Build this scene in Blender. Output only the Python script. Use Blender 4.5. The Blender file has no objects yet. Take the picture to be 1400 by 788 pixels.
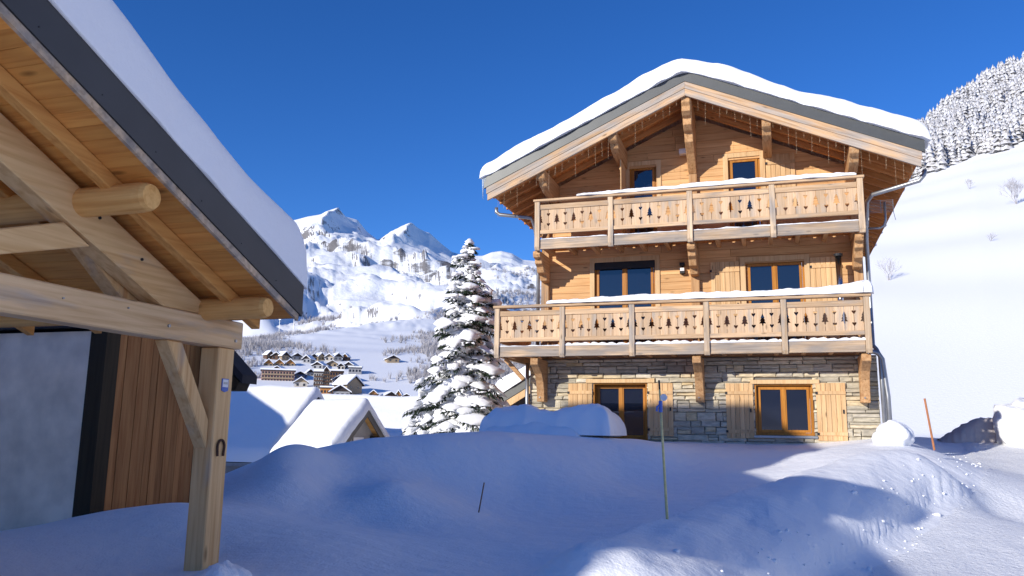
import bpy, bmesh, math, random
import numpy as np
from mathutils import Vector, Matrix
R = math.radians
random.seed(7)
sc = bpy.context.scene
col = sc.collection

# ------------------------------------------------------------------ camera
# world X runs along the chalet front (right), Y into depth, Z up; camera stands at (0,0,1.7)
F, PITCH, ROLL, YAW, ZC = 1102.2, 0.174925, -0.0148473, 0.31447, 1.7
def _basis():
    D1 = Vector((math.cos(YAW), -math.sin(YAW), 0)); D2 = Vector((math.sin(YAW), math.cos(YAW), 0))
    w = lambda v: Vector((v.dot(D1), v.dot(D2), v.z))
    fwd = Vector((0, math.cos(PITCH), math.sin(PITCH))); rt = Vector((1, 0, 0)); dn = -rt.cross(fwd)
    cr, sr = math.cos(ROLL), math.sin(ROLL)
    return w(cr*rt + sr*dn), w(-sr*rt + cr*dn), w(fwd)
CA, CB, CC = _basis()
def ray(px, py): return CC + CA*((px-700)/F) + CB*((py-394)/F)
def at(px, py, ax, c):                 # survey helper: where a sight line meets the plane ax = c
    d = ray(px, py); i = 'XYZ'.index(ax); o = Vector((0, 0, ZC))
    return o + d*((c-o[i])/d[i])
HEAD = math.atan2(CC.x, CC.y)
def bearing(px, py):
    d = ray(px, py)
    return math.degrees(math.atan2(d.x, d.y)-HEAD), d.z/math.hypot(d.x, d.y)
cam = bpy.data.cameras.new('camera'); co = bpy.data.objects.new('camera', cam); col.objects.link(co)
cam.sensor_width = 36; cam.lens = F*36/1400; cam.clip_start = .05; cam.clip_end = 30000
m = Matrix.Identity(4)
for i in range(3): m[i][0] = CA[i]; m[i][1] = -CB[i]; m[i][2] = -CC[i]
m[2][3] = ZC
co.matrix_world = m
sc.camera = co

# ------------------------------------------------------------------ light
SUN_EL, SUN_AZ = R(18.5), R(29.5)          # azimuth measured to the left of the chalet front's normal
TS = Vector((-math.sin(SUN_AZ)*math.cos(SUN_EL), -math.cos(SUN_AZ)*math.cos(SUN_EL), math.sin(SUN_EL)))
world = bpy.data.worlds.new('World'); sc.world = world; world.use_nodes = True
nt = world.node_tree; bgn = nt.nodes['Background']
sky = nt.nodes.new('ShaderNodeTexSky'); sky.sky_type = 'NISHITA'; sky.sun_disc = False
sky.sun_elevation = SUN_EL; sky.sun_rotation = R(180)+SUN_AZ
sky.altitude = 2500; sky.air_density = 1.0; sky.dust_density = 0.0; sky.ozone_density = 4.5
hs = nt.nodes.new('ShaderNodeHueSaturation'); hs.inputs['Saturation'].default_value = 1.19; hs.inputs['Hue'].default_value = .512
nt.links.new(sky.outputs[0], hs.inputs['Color']); nt.links.new(hs.outputs[0], bgn.inputs[0]); bgn.inputs[1].default_value = 0.101
sl = bpy.data.lights.new('sun', 'SUN'); sl.energy = 2.9; sl.angle = R(0.5); sl.color = (1, .94, .85)
so = bpy.data.objects.new('sun', sl); col.objects.link(so)
so.rotation_euler = (-TS).to_track_quat('-Z', 'Y').to_euler(); so.location = (-30, -50, 40)
sc.view_settings.view_transform = 'Standard'; sc.view_settings.look = 'None'
sc.view_settings.exposure = 0.8; sc.view_settings.gamma = 1; sc.view_settings.use_curve_mapping = False
sc.cycles.use_denoising = True
sc.cycles.max_bounces = 8; sc.cycles.diffuse_bounces = 5; sc.cycles.glossy_bounces = 3

# ------------------------------------------------------------------ mesh helpers
class MB:
    def __init__(s): s.v = []; s.f = []; s.smooth = False
    def add(s, vs, fs):
        o = len(s.v); s.v += [tuple(p) for p in vs]; s.f += [tuple(i+o for i in f) for f in fs]; return s
    def box(s, x0, x1, y0, y1, z0, z1):
        return s.add([(x0,y0,z0),(x1,y0,z0),(x1,y1,z0),(x0,y1,z0),(x0,y0,z1),(x1,y0,z1),(x1,y1,z1),(x0,y1,z1)],
                     [(0,3,2,1),(4,5,6,7),(0,1,5,4),(1,2,6,5),(2,3,7,6),(3,0,4,7)])
    def prism(s, poly, ax, a, b):       # poly of 2-D points in the plane across ax, extruded a..b
        def P(p, c): return {'X': (c, p[0], p[1]), 'Y': (p[0], c, p[1]), 'Z': (p[0], p[1], c)}[ax]
        n = len(poly)
        return s.add([P(p, a) for p in poly]+[P(p, b) for p in poly],
                     [tuple(range(n)), tuple(range(2*n-1, n-1, -1))]+[(i, i+n, (i+1) % n+n, (i+1) % n) for i in range(n)])
    def tube(s, pts, r, n=8, cap=True):
        pts = [Vector(p) for p in pts]; rr = r if isinstance(r, (list, tuple)) else [r]*len(pts); vs = []; fs = []
        prev = None
        for i, p in enumerate(pts):
            t = (pts[min(i+1, len(pts)-1)]-pts[max(i-1, 0)]).normalized()
            if prev is None:
                u = t.cross(Vector((0, 0, 1)));
                if u.length < .05: u = t.cross(Vector((0, 1, 0)))
            else: u = prev - t*prev.dot(t)
            u.normalize(); prev = u; w = t.cross(u)
            for k in range(n):
                a = 2*math.pi*k/n; vs.append(p+(u*math.cos(a)+w*math.sin(a))*rr[i])
        for i in range(len(pts)-1):
            for k in range(n):
                fs.append((i*n+k, i*n+(k+1) % n, (i+1)*n+(k+1) % n, (i+1)*n+k))
        if cap: fs += [tuple(range(n-1, -1, -1)), tuple(range((len(pts)-1)*n, len(pts)*n))]
        return s.add(vs, fs)
    def beam(s, p, q, w, h, up=(0, 0, 1)):   # rectangular bar from p to q
        p, q = Vector(p), Vector(q); t = (q-p).normalized(); u = t.cross(Vector(up)).normalized()*w/2; v = u.cross(t).normalized()*h/2
        return s.add([p-u-v, p+u-v, p+u+v, p-u+v, q-u-v, q+u-v, q+u+v, q-u+v],
                     [(0,1,2,3),(7,6,5,4),(0,4,5,1),(1,5,6,2),(2,6,7,3),(3,7,4,0)])
    def mesh(s, name, mat, bevel=0, smooth=False):
        me = bpy.data.meshes.new(name); me.from_pydata(s.v, [], s.f)
        bm = bmesh.new(); bm.from_mesh(me)
        bmesh.ops.recalc_face_normals(bm, faces=bm.faces)
        if bevel: bmesh.ops.bevel(bm, geom=list(bm.edges), offset=bevel, segments=1, affect='EDGES', clamp_overlap=True)
        big = [f for f in bm.faces if len(f.verts) > 4]
        if big: bmesh.ops.triangulate(bm, faces=big)
        bm.to_mesh(me); bm.free()
        if smooth: me.polygons.foreach_set('use_smooth', [True]*len(me.polygons))
        if mat: me.materials.append(mat)
        return me
    def build(s, name, mat, parent=None, bevel=0, smooth=False):
        return link(name, s.mesh(name, mat, bevel, smooth), parent)
def link(name, me, parent=None, loc=None):
    o = bpy.data.objects.new(name, me); col.objects.link(o)
    if parent is not None:                 # meshes hold world coordinates; only the Empties are moved
        o.parent = parent
        if parent.type == 'EMPTY': o.matrix_parent_inverse = Matrix.Translation(-Vector(parent.location))
    if loc: o.location = loc
    return o
def tag(o, label=None, cat=None, group=None, kind=None):
    if label: o['label'] = label
    if cat: o['category'] = cat
    if group: o['group'] = group
    if kind: o['kind'] = kind
    return o
def thing(name, label, cat, loc, group=None):
    o = bpy.data.objects.new(name, None); col.objects.link(o); o.location = loc; o.empty_display_size = .3
    return tag(o, label, cat, group)
def npmesh(name, V, Fq, mat, smooth=True, parent=None):
    me = bpy.data.meshes.new(name); V = np.asarray(V, dtype=np.float32); Fq = np.asarray(Fq, dtype=np.int32)
    k = Fq.shape[1]; n = len(Fq)
    me.vertices.add(len(V)); me.vertices.foreach_set('co', V.ravel())
    me.loops.add(n*k); me.loops.foreach_set('vertex_index', Fq.ravel())
    me.polygons.add(n); me.polygons.foreach_set('loop_start', np.arange(0, n*k, k, dtype=np.int32))
    me.polygons.foreach_set('loop_total', np.full(n, k, dtype=np.int32))
    if smooth: me.polygons.foreach_set('use_smooth', np.ones(n, dtype=bool))
    me.update(calc_edges=True); me.validate()
    if mat: me.materials.append(mat)
    return link(name, me, parent)
# value noise in numpy
def _hash(ix, iy, seed):
    h = (ix.astype(np.int64)*374761393 + iy.astype(np.int64)*668265263 + seed*1442695041) & 0xffffffff
    h = ((h ^ (h >> 13))*1274126177) & 0xffffffff
    return ((h ^ (h >> 16)) & 0xffff)/32767.5-1
def noise(x, y, seed=0):                  # gradient noise, about -1..1
    x = np.asarray(x, float); y = np.asarray(y, float); x, y = x*.8-y*.6+seed*.37, x*.6+y*.8
    ix = np.floor(x); iy = np.floor(y); fx = x-ix; fy = y-iy
    u = fx*fx*fx*(fx*(fx*6-15)+10); v = fy*fy*fy*(fy*(fy*6-15)+10)
    def g(a, b, dx, dy):
        t = _hash(a, b, seed)*np.pi; return np.cos(t)*dx+np.sin(t)*dy
    return 1.5*((g(ix, iy, fx, fy)*(1-u)+g(ix+1, iy, fx-1, fy)*u)*(1-v)+(g(ix, iy+1, fx, fy-1)*(1-u)+g(ix+1, iy+1, fx-1, fy-1)*u)*v)
def fbm(x, y, seed=0, oct=4, gain=.5):
    s = 0; a = 1
    for o in range(oct):
        s = s+a*noise(x*2**o+o*17.3, y*2**o-o*9.1, seed+o); a *= gain
    return s
def sstep(a, b, x):
    t = np.clip((np.asarray(x, float)-a)/(b-a), 0, 1); return t*t*(3-2*t)

# ------------------------------------------------------------------ materials
def newmat(name):
    M = bpy.data.materials.new(name); M.use_nodes = True
    return M, M.node_tree, M.node_tree.nodes['Principled BSDF']
def N(t, typ, **kw):
    n = t.nodes.new(typ)
    for k, v in kw.items():
        if k in n.inputs.keys(): n.inputs[k].default_value = v
        else: setattr(n, k, v)
    return n
def ramp(t, stops):
    r = t.nodes.new('ShaderNodeValToRGB'); e = r.color_ramp.elements
    while len(e) < len(stops): e.new(.5)
    for el, (p, c) in zip(e, stops): el.position = p; el.color = (*c, 1)
    return r
def bump(t, bs, fac, strength, dist=.02):
    b = N(t, 'ShaderNodeBump'); b.inputs['Strength'].default_value = strength; b.inputs['Distance'].default_value = dist
    t.links.new(fac, b.inputs['Height']); t.links.new(b.outputs[0], bs.inputs['Normal']); return b
def coords(t, scale, rnd=True, loc=(0, 0, 0)):
    tc = N(t, 'ShaderNodeTexCoord'); mp = N(t, 'ShaderNodeMapping'); mp.inputs['Scale'].default_value = scale
    mp.inputs['Location'].default_value = loc
    if rnd:
        oi = N(t, 'ShaderNodeObjectInfo'); vm = N(t, 'ShaderNodeVectorMath', operation='MULTIPLY_ADD')
        vm.inputs[1].default_value = (37, 53, 71)
        t.links.new(oi.outputs['Random'], vm.inputs[0]); t.links.new(tc.outputs['Object'], vm.inputs[2])
        t.links.new(vm.outputs[0], mp.inputs['Vector'])
    else: t.links.new(tc.outputs['Object'], mp.inputs['Vector'])
    if TILT[0]:
        vr = N(t, 'ShaderNodeVectorRotate', rotation_type='Y_AXIS'); vr.inputs['Angle'].default_value = TILT[0]
        src = mp.inputs['Vector'].links[0].from_socket; t.links.new(src, vr.inputs['Vector']); t.links.new(vr.outputs[0], mp.inputs['Vector'])
    return mp
TILT = [0]
def wood(name, dark, light, axis='X', grey=0.0, greycol=(.24, .22, .2), knots=.75, vary=.25, rough=.7, tilt=0):
    M, t, bs = newmat(name); TILT[0] = tilt
    a = {'X': (.7, 14, 14), 'Y': (14, .7, 14), 'Z': (14, 14, .7)}[axis]
    mp = coords(t, a); n1 = N(t, 'ShaderNodeTexNoise'); n1.inputs['Scale'].default_value = 1.6; n1.inputs['Detail'].default_value = 6; n1.inputs['Distortion'].default_value = .6
    t.links.new(mp.outputs[0], n1.inputs['Vector'])
    r = ramp(t, [(.3, dark), (.52, tuple((d*.4+l*.6) for d, l in zip(dark, light))), (.75, light)])
    t.links.new(n1.outputs['Fac'], r.inputs[0])
    cur = r.outputs[0]
    # broad tone changes
    mp2 = coords(t, tuple(1.3 if q > 1 else .5 for q in a)); n2 = N(t, 'ShaderNodeTexNoise'); n2.inputs['Scale'].default_value = 1.2; n2.inputs['Detail'].default_value = 3
    t.links.new(mp2.outputs[0], n2.inputs['Vector'])
    oi = N(t, 'ShaderNodeObjectInfo')
    ma = N(t, 'ShaderNodeMath', operation='MULTIPLY_ADD'); ma.inputs[1].default_value = vary*1.3; ma.inputs[2].default_value = 1-vary*.75
    t.links.new(oi.outputs['Random'], ma.inputs[0])
    mb = N(t, 'ShaderNodeMath', operation='MULTIPLY_ADD'); mb.inputs[1].default_value = .5; mb.inputs[2].default_value = .75
    t.links.new(n2.outputs['Fac'], mb.inputs[0])
    mc = N(t, 'ShaderNodeMath', operation='MULTIPLY'); t.links.new(ma.outputs[0], mc.inputs[0]); t.links.new(mb.outputs[0], mc.inputs[1])
    mx = N(t, 'ShaderNodeVectorMath', operation='SCALE'); t.links.new(cur, mx.inputs[0]); t.links.new(mc.outputs[0], mx.inputs['Scale']); cur = mx.outputs[0]
    if knots:
        ks = {'X': (1.6, 5, 5), 'Y': (5, 1.6, 5), 'Z': (5, 5, 1.6)}[axis]
        mk = coords(t, ks); vo = N(t, 'ShaderNodeTexVoronoi'); vo.inputs['Scale'].default_value = 1.0
        t.links.new(mk.outputs[0], vo.inputs['Vector'])
        kr = ramp(t, [(.05, (1, 1, 1)), (.14, (0, 0, 0))]); t.links.new(vo.outputs['Distance'], kr.inputs[0])
        km = N(t, 'ShaderNodeMath', operation='MULTIPLY'); km.inputs[1].default_value = knots; t.links.new(kr.outputs[0], km.inputs[0])
        mixk = N(t, 'ShaderNodeMix', data_type='RGBA'); t.links.new(km.outputs[0], mixk.inputs['Factor'])
        t.links.new(cur, mixk.inputs['A']); mixk.inputs['B'].default_value = (*[d*.35 for d in dark], 1); cur = mixk.outputs['Result']
    if grey:
        mg = coords(t, tuple(3.5 if q > 1 else .8 for q in a), loc=(3, 5, 7)); ng = N(t, 'ShaderNodeTexNoise'); ng.inputs['Scale'].default_value = 1.5; ng.inputs['Detail'].default_value = 5
        t.links.new(mg.outputs[0], ng.inputs['Vector'])
        gr = ramp(t, [(.62-.4*grey, (0, 0, 0)), (.82-.4*grey, (1, 1, 1))]); t.links.new(ng.outputs['Fac'], gr.inputs[0])
        gm = N(t, 'ShaderNodeMath', operation='MULTIPLY'); gm.inputs[1].default_value = .8; t.links.new(gr.outputs[0], gm.inputs[0])
        mixg = N(t, 'ShaderNodeMix', data_type='RGBA'); t.links.new(gm.outputs[0], mixg.inputs['Factor'])
        gs = N(t, 'ShaderNodeVectorMath', operation='SCALE'); gs.inputs[0].default_value = greycol
        g2 = N(t, 'ShaderNodeMath', operation='MULTIPLY_ADD'); g2.inputs[1].default_value = 1.0; g2.inputs[2].default_value = .45; t.links.new(n1.outputs['Fac'], g2.inputs[0]); t.links.new(g2.outputs[0], gs.inputs['Scale'])
        t.links.new(cur, mixg.inputs['A']); t.links.new(gs.outputs[0], mixg.inputs['B']); cur = mixg.outputs['Result']
    t.links.new(cur, bs.inputs['Base Color']); bs.inputs['Roughness'].default_value = rough
    bs.inputs['Specular IOR Level'].default_value = .25
    bump(t, bs, n1.outputs['Fac'], .35, .008); TILT[0] = 0
    return M
def plain(name, c, rough=.6, metal=0, spec=.3, var=.12, scale=6):
    M, t, bs = newmat(name); mp = coords(t, (scale,)*3); n = N(t, 'ShaderNodeTexNoise'); n.inputs['Detail'].default_value = 4; n.inputs['Scale'].default_value = 1
    t.links.new(mp.outputs[0], n.inputs['Vector'])
    r = ramp(t, [(.3, tuple(q*(1-var) for q in c)), (.7, tuple(min(1, q*(1+var)) for q in c))]); t.links.new(n.outputs['Fac'], r.inputs[0])
    t.links.new(r.outputs[0], bs.inputs['Base Color']); bs.inputs['Roughness'].default_value = rough; bs.inputs['Metallic'].default_value = metal
    bs.inputs['Specular IOR Level'].default_value = spec
    return M
def snowmat(name, base=(.88, .89, .9), b1=.25, b2=.3, s1=5, s2=45, d1=.05, d2=.012, specks=0):
    M, t, bs = newmat(name); mp = coords(t, (1, 1, 1), rnd=False)
    n1 = N(t, 'ShaderNodeTexNoise'); n1.inputs['Scale'].default_value = s1; n1.inputs['Detail'].default_value = 5
    n2 = N(t, 'ShaderNodeTexNoise'); n2.inputs['Scale'].default_value = s2; n2.inputs['Detail'].default_value = 3
    for n in (n1, n2): t.links.new(mp.outputs[0], n.inputs['Vector'])
    ma = N(t, 'ShaderNodeBump'); ma.inputs['Strength'].default_value = b1; ma.inputs['Distance'].default_value = d1
    mb = N(t, 'ShaderNodeBump'); mb.inputs['Strength'].default_value = b2; mb.inputs['Distance'].default_value = d2
    t.links.new(n1.outputs['Fac'], ma.inputs['Height']); t.links.new(n2.outputs['Fac'], mb.inputs['Height'])
    t.links.new(ma.outputs[0], mb.inputs['Normal']); t.links.new(mb.outputs[0], bs.inputs['Normal'])
    bs.inputs['Base Color'].default_value = (*base, 1)
    if specks:
        v = N(t, 'ShaderNodeTexNoise'); v.inputs['Scale'].default_value = 28; v.inputs['Detail'].default_value = 6; t.links.new(mp.outputs[0], v.inputs['Vector'])
        r = ramp(t, [(.25, tuple(q*.55 for q in base)), (.25+specks, base)]); t.links.new(v.outputs['Fac'], r.inputs[0]); t.links.new(r.outputs[0], bs.inputs['Base Color'])
    bs.inputs['Roughness'].default_value = .75; bs.inputs['Specular IOR Level'].default_value = .15
    return M
M = {}
M['snow'] = snowmat('snow')
M['snow_roof'] = snowmat('snow_roof', b1=.35, s1=3.2, d1=.06)
M['snow_clod'] = snowmat('snow_clod', b1=.7, s1=9, d1=.06, b2=.5)
M['road'] = snowmat('packed_snow', base=(.85, .86, .87), b1=.8, b2=.8, s1=14, s2=55, d1=.03, d2=.015, specks=.14)
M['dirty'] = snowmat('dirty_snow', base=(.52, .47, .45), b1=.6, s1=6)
WD, WL = (.37, .18, .07), (.62, .38, .185)
M['plank'] = wood('facade_plank', (.57, .3, .12), (.74, .45, .21), 'X', vary=.24)
M['post'] = wood('timber_upright', WD, WL, 'Z', grey=.12)
M['beamX'] = wood('timber_beam', WD, WL, 'X', grey=.15)
M['purlin'] = wood('timber_purlin', WD, WL, 'Y')
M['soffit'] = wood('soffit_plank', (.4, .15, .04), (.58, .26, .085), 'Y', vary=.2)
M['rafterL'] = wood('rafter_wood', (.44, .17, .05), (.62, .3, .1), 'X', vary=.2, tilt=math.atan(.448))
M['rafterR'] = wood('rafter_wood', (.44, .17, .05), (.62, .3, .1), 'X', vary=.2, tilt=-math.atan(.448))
M['bargeL'] = wood('weathered_bargeboard', (.4, .23, .11), (.66, .44, .25), 'X', grey=.62, greycol=(.4, .37, .33), tilt=math.atan(.448))
M['bargeR'] = wood('weathered_bargeboard', (.4, .23, .11), (.66, .44, .25), 'X', grey=.62, greycol=(.4, .37, .33), tilt=-math.atan(.448))
M['fascia_w'] = wood('weathered_beam', (0.373, 0.256, 0.155), (0.635, 0.469, 0.309), 'X', grey=.6, greycol=(.27, .245, .22))
M['rail'] = wood('balcony_rail', (0.442, 0.284, 0.155), (0.690, 0.483, 0.294), 'X', grey=.3, greycol=(.3, .27, .24))
M['railY'] = wood('balcony_side_rail', (0.442, 0.284, 0.155), (0.690, 0.483, 0.294), 'Y', grey=.3, greycol=(.3, .27, .24))
M['bpost'] = wood('balcony_post_wood', (0.455, 0.313, 0.185), (0.690, 0.526, 0.355), 'Z', grey=.45, greycol=(.3, .275, .25))
M['board'] = wood('balustrade_board', (.5, .33, .19), (.68, .48, .3), 'Z', grey=.26, greycol=(.36, .33, .29), vary=.26)
M['shutter'] = wood('shutter_board', (0.552, 0.327, 0.147), (0.720, 0.483, 0.255), 'Z', vary=.22)
M['trim'] = wood('window_trim', (0.580, 0.355, 0.170), (0.720, 0.512, 0.278), 'Z', vary=.1, knots=.2)
M['frame'] = wood('stained_frame', (.34, .125, .015), (.5, .21, .03), 'Z', vary=.08, knots=0, rough=.4)
M['car_post'] = wood('carport_timber', (.6, .33, .13), (.8, .54, .26), 'Z', grey=.08, greycol=(.36, .32, .28), vary=.1)
M['car_beam'] = wood('carport_beam', (.58, .36, .17), (.8, .57, .32), 'Y', grey=.25, greycol=(.4, .37, .34), vary=.1)
M['car_raf'] = wood('carport_rafter', (.6, .35, .14), (.8, .55, .27), 'Y', grey=.06, greycol=(.4, .36, .32), vary=.1)
M['car_log'] = wood('carport_log', (.58, .28, .08), (.78, .46, .16), 'X', vary=.1)
M['car_sof'] = wood('carport_soffit', (.56, .22, .05), (.74, .36, .09), 'X', vary=.16)
M['car_sofY'] = wood('carport_small_rafter', (.56, .24, .06), (.76, .4, .12), 'Y', vary=.1)
M['shed_board'] = wood('shed_board', (.26, .1, .03), (.42, .2, .07), 'Z', vary=.22)
M['metal'] = plain('grey_metal_flashing', (.085, .088, .084), .45, .3, .5, .06, 3)
M['metal_d'] = plain('anthracite_flashing', (.045, .047, .052), .5, .2, .4, .08, 3)
M['zinc'] = plain('zinc_pipe', (.33, .34, .35), .38, .75, .5, .1)
M['chrome'] = plain('steel_flue', (.5, .5, .52), .22, 1.0, .5, .05)
M['black'] = plain('black_iron', (.02, .02, .022), .55)
M['rust'] = plain('rusty_iron', (.09, .05, .035), .8, .3, .3, .3, 40)
M['darkroof'] = plain('dark_roofing', (.035, .033, .036), .8)
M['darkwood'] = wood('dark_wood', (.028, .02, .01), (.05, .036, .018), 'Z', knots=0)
M['concrete'] = plain('rough_concrete', (.84, .74, .6), .9, 0, .2, .16, 3)
M['plaster'] = plain('garage_render', (.36, .35, .33), .9, 0, .2, .1, 2)
M['mortar'] = plain('mortar', (.2, .185, .16), .95, 0, .1, .15, 9)
M['white'] = plain('white_enamel', (.75, .75, .76), .5, 0, .4, .03)
M['blue'] = plain('blue_plastic', (.07, .15, .5), .4, 0, .4, .05)
M['bamboo'] = plain('bamboo_pole', (.66, .56, .25), .5, 0, .3, .15, 20)
M['stake'] = plain('orange_stake', (.42, .17, .07), .7, 0, .3, .15, 20)
M['stick'] = plain('weathered_stick', (.28, .17, .11), .8)
M['twig'] = plain('frosted_twig', (.42, .4, .4), .9, 0, .1, .2, 3)
M['scrub'] = plain('bare_frosted_scrub', (.44, .42, .42), .95, 0, .1, .3, .05)
M['needle'] = plain('spruce_needle', (.022, .036, .02), .7, 0, .2, .4, 5)
M['bark'] = plain('spruce_bark', (.07, .05, .035), .9, 0, .1, .3, 12)
M['bulb'] = plain('clear_bulb', (.62, .46, .28), .25, 0, .5, .02)
def stonemat():
    Mt, t, bs = newmat('facing_stone'); oi = N(t, 'ShaderNodeObjectInfo')
    r = ramp(t, [(0, (.34, .305, .24)), (.2, (.42, .375, .28)), (.4, (.51, .45, .33)), (.6, (.45, .405, .32)), (.8, (.58, .505, .36)), (.92, (.56, .43, .24)), (1, (.63, .57, .45))])
    t.links.new(oi.outputs['Random'], r.inputs[0]); mp = coords(t, (3, 3, 9)); n = N(t, 'ShaderNodeTexNoise'); n.inputs['Scale'].default_value = 2; n.inputs['Detail'].default_value = 7
    t.links.new(mp.outputs[0], n.inputs['Vector'])
    ma = N(t, 'ShaderNodeMath', operation='MULTIPLY_ADD'); ma.inputs[1].default_value = 1.3; ma.inputs[2].default_value = .4; t.links.new(n.outputs['Fac'], ma.inputs[0])
    mx = N(t, 'ShaderNodeVectorMath', operation='SCALE'); t.links.new(r.outputs[0], mx.inputs[0]); t.links.new(ma.outputs[0], mx.inputs['Scale'])
    t.links.new(mx.outputs[0], bs.inputs['Base Color']); bs.inputs['Roughness'].default_value = .85; bs.inputs['Specular IOR Level'].default_value = .2
    bump(t, bs, n.outputs['Fac'], .9, .03); return Mt
M['stone'] = stonemat()
def glassmat():
    Mt, t, bs = newmat('dark_glazing'); bs.inputs['Base Color'].default_value = (.006, .009, .02, 1); bs.inputs['Roughness'].default_value = .02
    bs.inputs['IOR'].default_value = 1.75
    mp = coords(t, (.7, .7, .7)); n = N(t, 'ShaderNodeTexNoise'); n.inputs['Scale'].default_value = 1.2; t.links.new(mp.outputs[0], n.inputs['Vector'])
    bump(t, bs, n.outputs['Fac'], .03, .02); return Mt
M['glass'] = glassmat()
def icemat():
    Mt, t, bs = newmat('ice'); bs.inputs['Base Color'].default_value = (.75, .85, .92, 1); bs.inputs['Roughness'].default_value = .12; bs.inputs['Transmission Weight'].default_value = .6; bs.inputs['IOR'].default_value = 1.31; return Mt
M['ice'] = icemat()
def groundmat():
    Mt = snowmat('snow_ground', b1=.6, b2=.6, s1=4.5, s2=40, d1=.05, d2=.012); t = Mt.node_tree; bs = t.nodes['Principled BSDF']
    # bare rock where far crags stand too steep to hold snow
    geo = N(t, 'ShaderNodeNewGeometry'); sep = N(t, 'ShaderNodeSeparateXYZ'); t.links.new(geo.outputs['True Normal'], sep.inputs[0])
    sp = N(t, 'ShaderNodeSeparateXYZ'); t.links.new(geo.outputs['Position'], sp.inputs[0])
    mp = coords(t, (.012, .012, .03), rnd=False); n = N(t, 'ShaderNodeTexNoise'); n.inputs['Scale'].default_value = 1; n.inputs['Detail'].default_value = 8; n.inputs['Roughness'].default_value = .7
    t.links.new(mp.outputs[0], n.inputs['Vector'])
    st = N(t, 'ShaderNodeMath', operation='MULTIPLY_ADD'); st.inputs[1].default_value = -1.5; st.inputs[2].default_value = 1.17; t.links.new(sep.outputs['Z'], st.inputs[0])
    ad = N(t, 'ShaderNodeMath', operation='ADD'); t.links.new(st.outputs[0], ad.inputs[0]); t.links.new(n.outputs['Fac'], ad.inputs[1])
    r = ramp(t, [(.78, (0, 0, 0)), (.9, (1, 1, 1))]); t.links.new(ad.outputs[0], r.inputs[0])
    hz = N(t, 'ShaderNodeMath', operation='GREATER_THAN'); hz.inputs[1].default_value = 200; t.links.new(sp.outputs['Z'], hz.inputs[0])
    mu = N(t, 'ShaderNodeMath', operation='MULTIPLY'); t.links.new(r.outputs[0], mu.inputs[0]); t.links.new(hz.outputs[0], mu.inputs[1])
    mx = N(t, 'ShaderNodeMix', data_type='RGBA'); t.links.new(mu.outputs[0], mx.inputs['Factor']); mx.inputs['A'].default_value = (.88, .89, .9, 1); mx.inputs['B'].default_value = (.2, .19, .19, 1)
    t.links.new(mx.outputs['Result'], bs.inputs['Base Color'])
    old = bs.inputs['Normal'].links[0].from_node; fb = N(t, 'ShaderNodeBump'); fb.inputs['Strength'].default_value = .7; fb.inputs['Distance'].default_value = 9
    m3 = coords(t, (.022, .022, .022), rnd=False); n3 = N(t, 'ShaderNodeTexNoise'); n3.inputs['Scale'].default_value = 1; n3.inputs['Detail'].default_value = 5; n3.inputs['Roughness'].default_value = .6
    t.links.new(m3.outputs[0], n3.inputs['Vector']); mr = N(t, 'ShaderNodeMapRange'); mr.inputs['From Min'].default_value = 150; mr.inputs['From Max'].default_value = 300; t.links.new(sp.outputs['Z'], mr.inputs['Value'])
    mm = N(t, 'ShaderNodeMath', operation='MULTIPLY'); t.links.new(n3.outputs['Fac'], mm.inputs[0]); t.links.new(mr.outputs[0], mm.inputs[1]); t.links.new(mm.outputs[0], fb.inputs['Height']); t.links.new(old.outputs[0], fb.inputs['Normal']); t.links.new(fb.outputs[0], bs.inputs['Normal'])
    return Mt
M['ground'] = groundmat()

# ------------------------------------------------------------------ ground: one sheet from the camera's feet to the peaks
SKY = [(-60, 380), (0, 350), (200, 352), (300, 340), (380, 312), (400, 303), (420, 296), (445, 292), (470, 295), (489, 301), (502, 317), (516, 328), (535, 318), (548, 314), (565, 313), (587, 318), (603, 333), (618, 345), (640, 350), (660, 350), (672, 345), (685, 343), (700, 346), (715, 355), (740, 358), (900, 380), (1200, 440), (1500, 470)]
_b = [bearing(*q) for q in SKY]; SB = np.array([-180, -75]+[b[0] for b in _b]+[60, 180]); SE = np.array([.1, .15]+[b[1] for b in _b]+[.09, .1])
SBf = np.arange(-180, 180.1, .5); SEs = np.convolve(np.pad(np.interp(SBf, SB, SE), 40, 'edge'), np.hanning(81)/np.hanning(81).sum(), 'valid')
FT = [(1100, 262), (1190, 220), (1265, 178), (1300, 155), (1350, 124), (1400, 97), (1500, 40), (1700, -20)]
FB = [(1100, 300), (1190, 268), (1262, 244), (1330, 219), (1400, 198), (1500, 172), (1700, 130)]
def _tab(L, far):
    b = [bearing(*q) for q in L]; return np.array([q[0] for q in b]+[75, 180]), np.array([q[1] for q in b]+[far, far*.3])
FTB, FTE = _tab(FT, .5); FBB, FBE = _tab(FB, .3)
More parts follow.
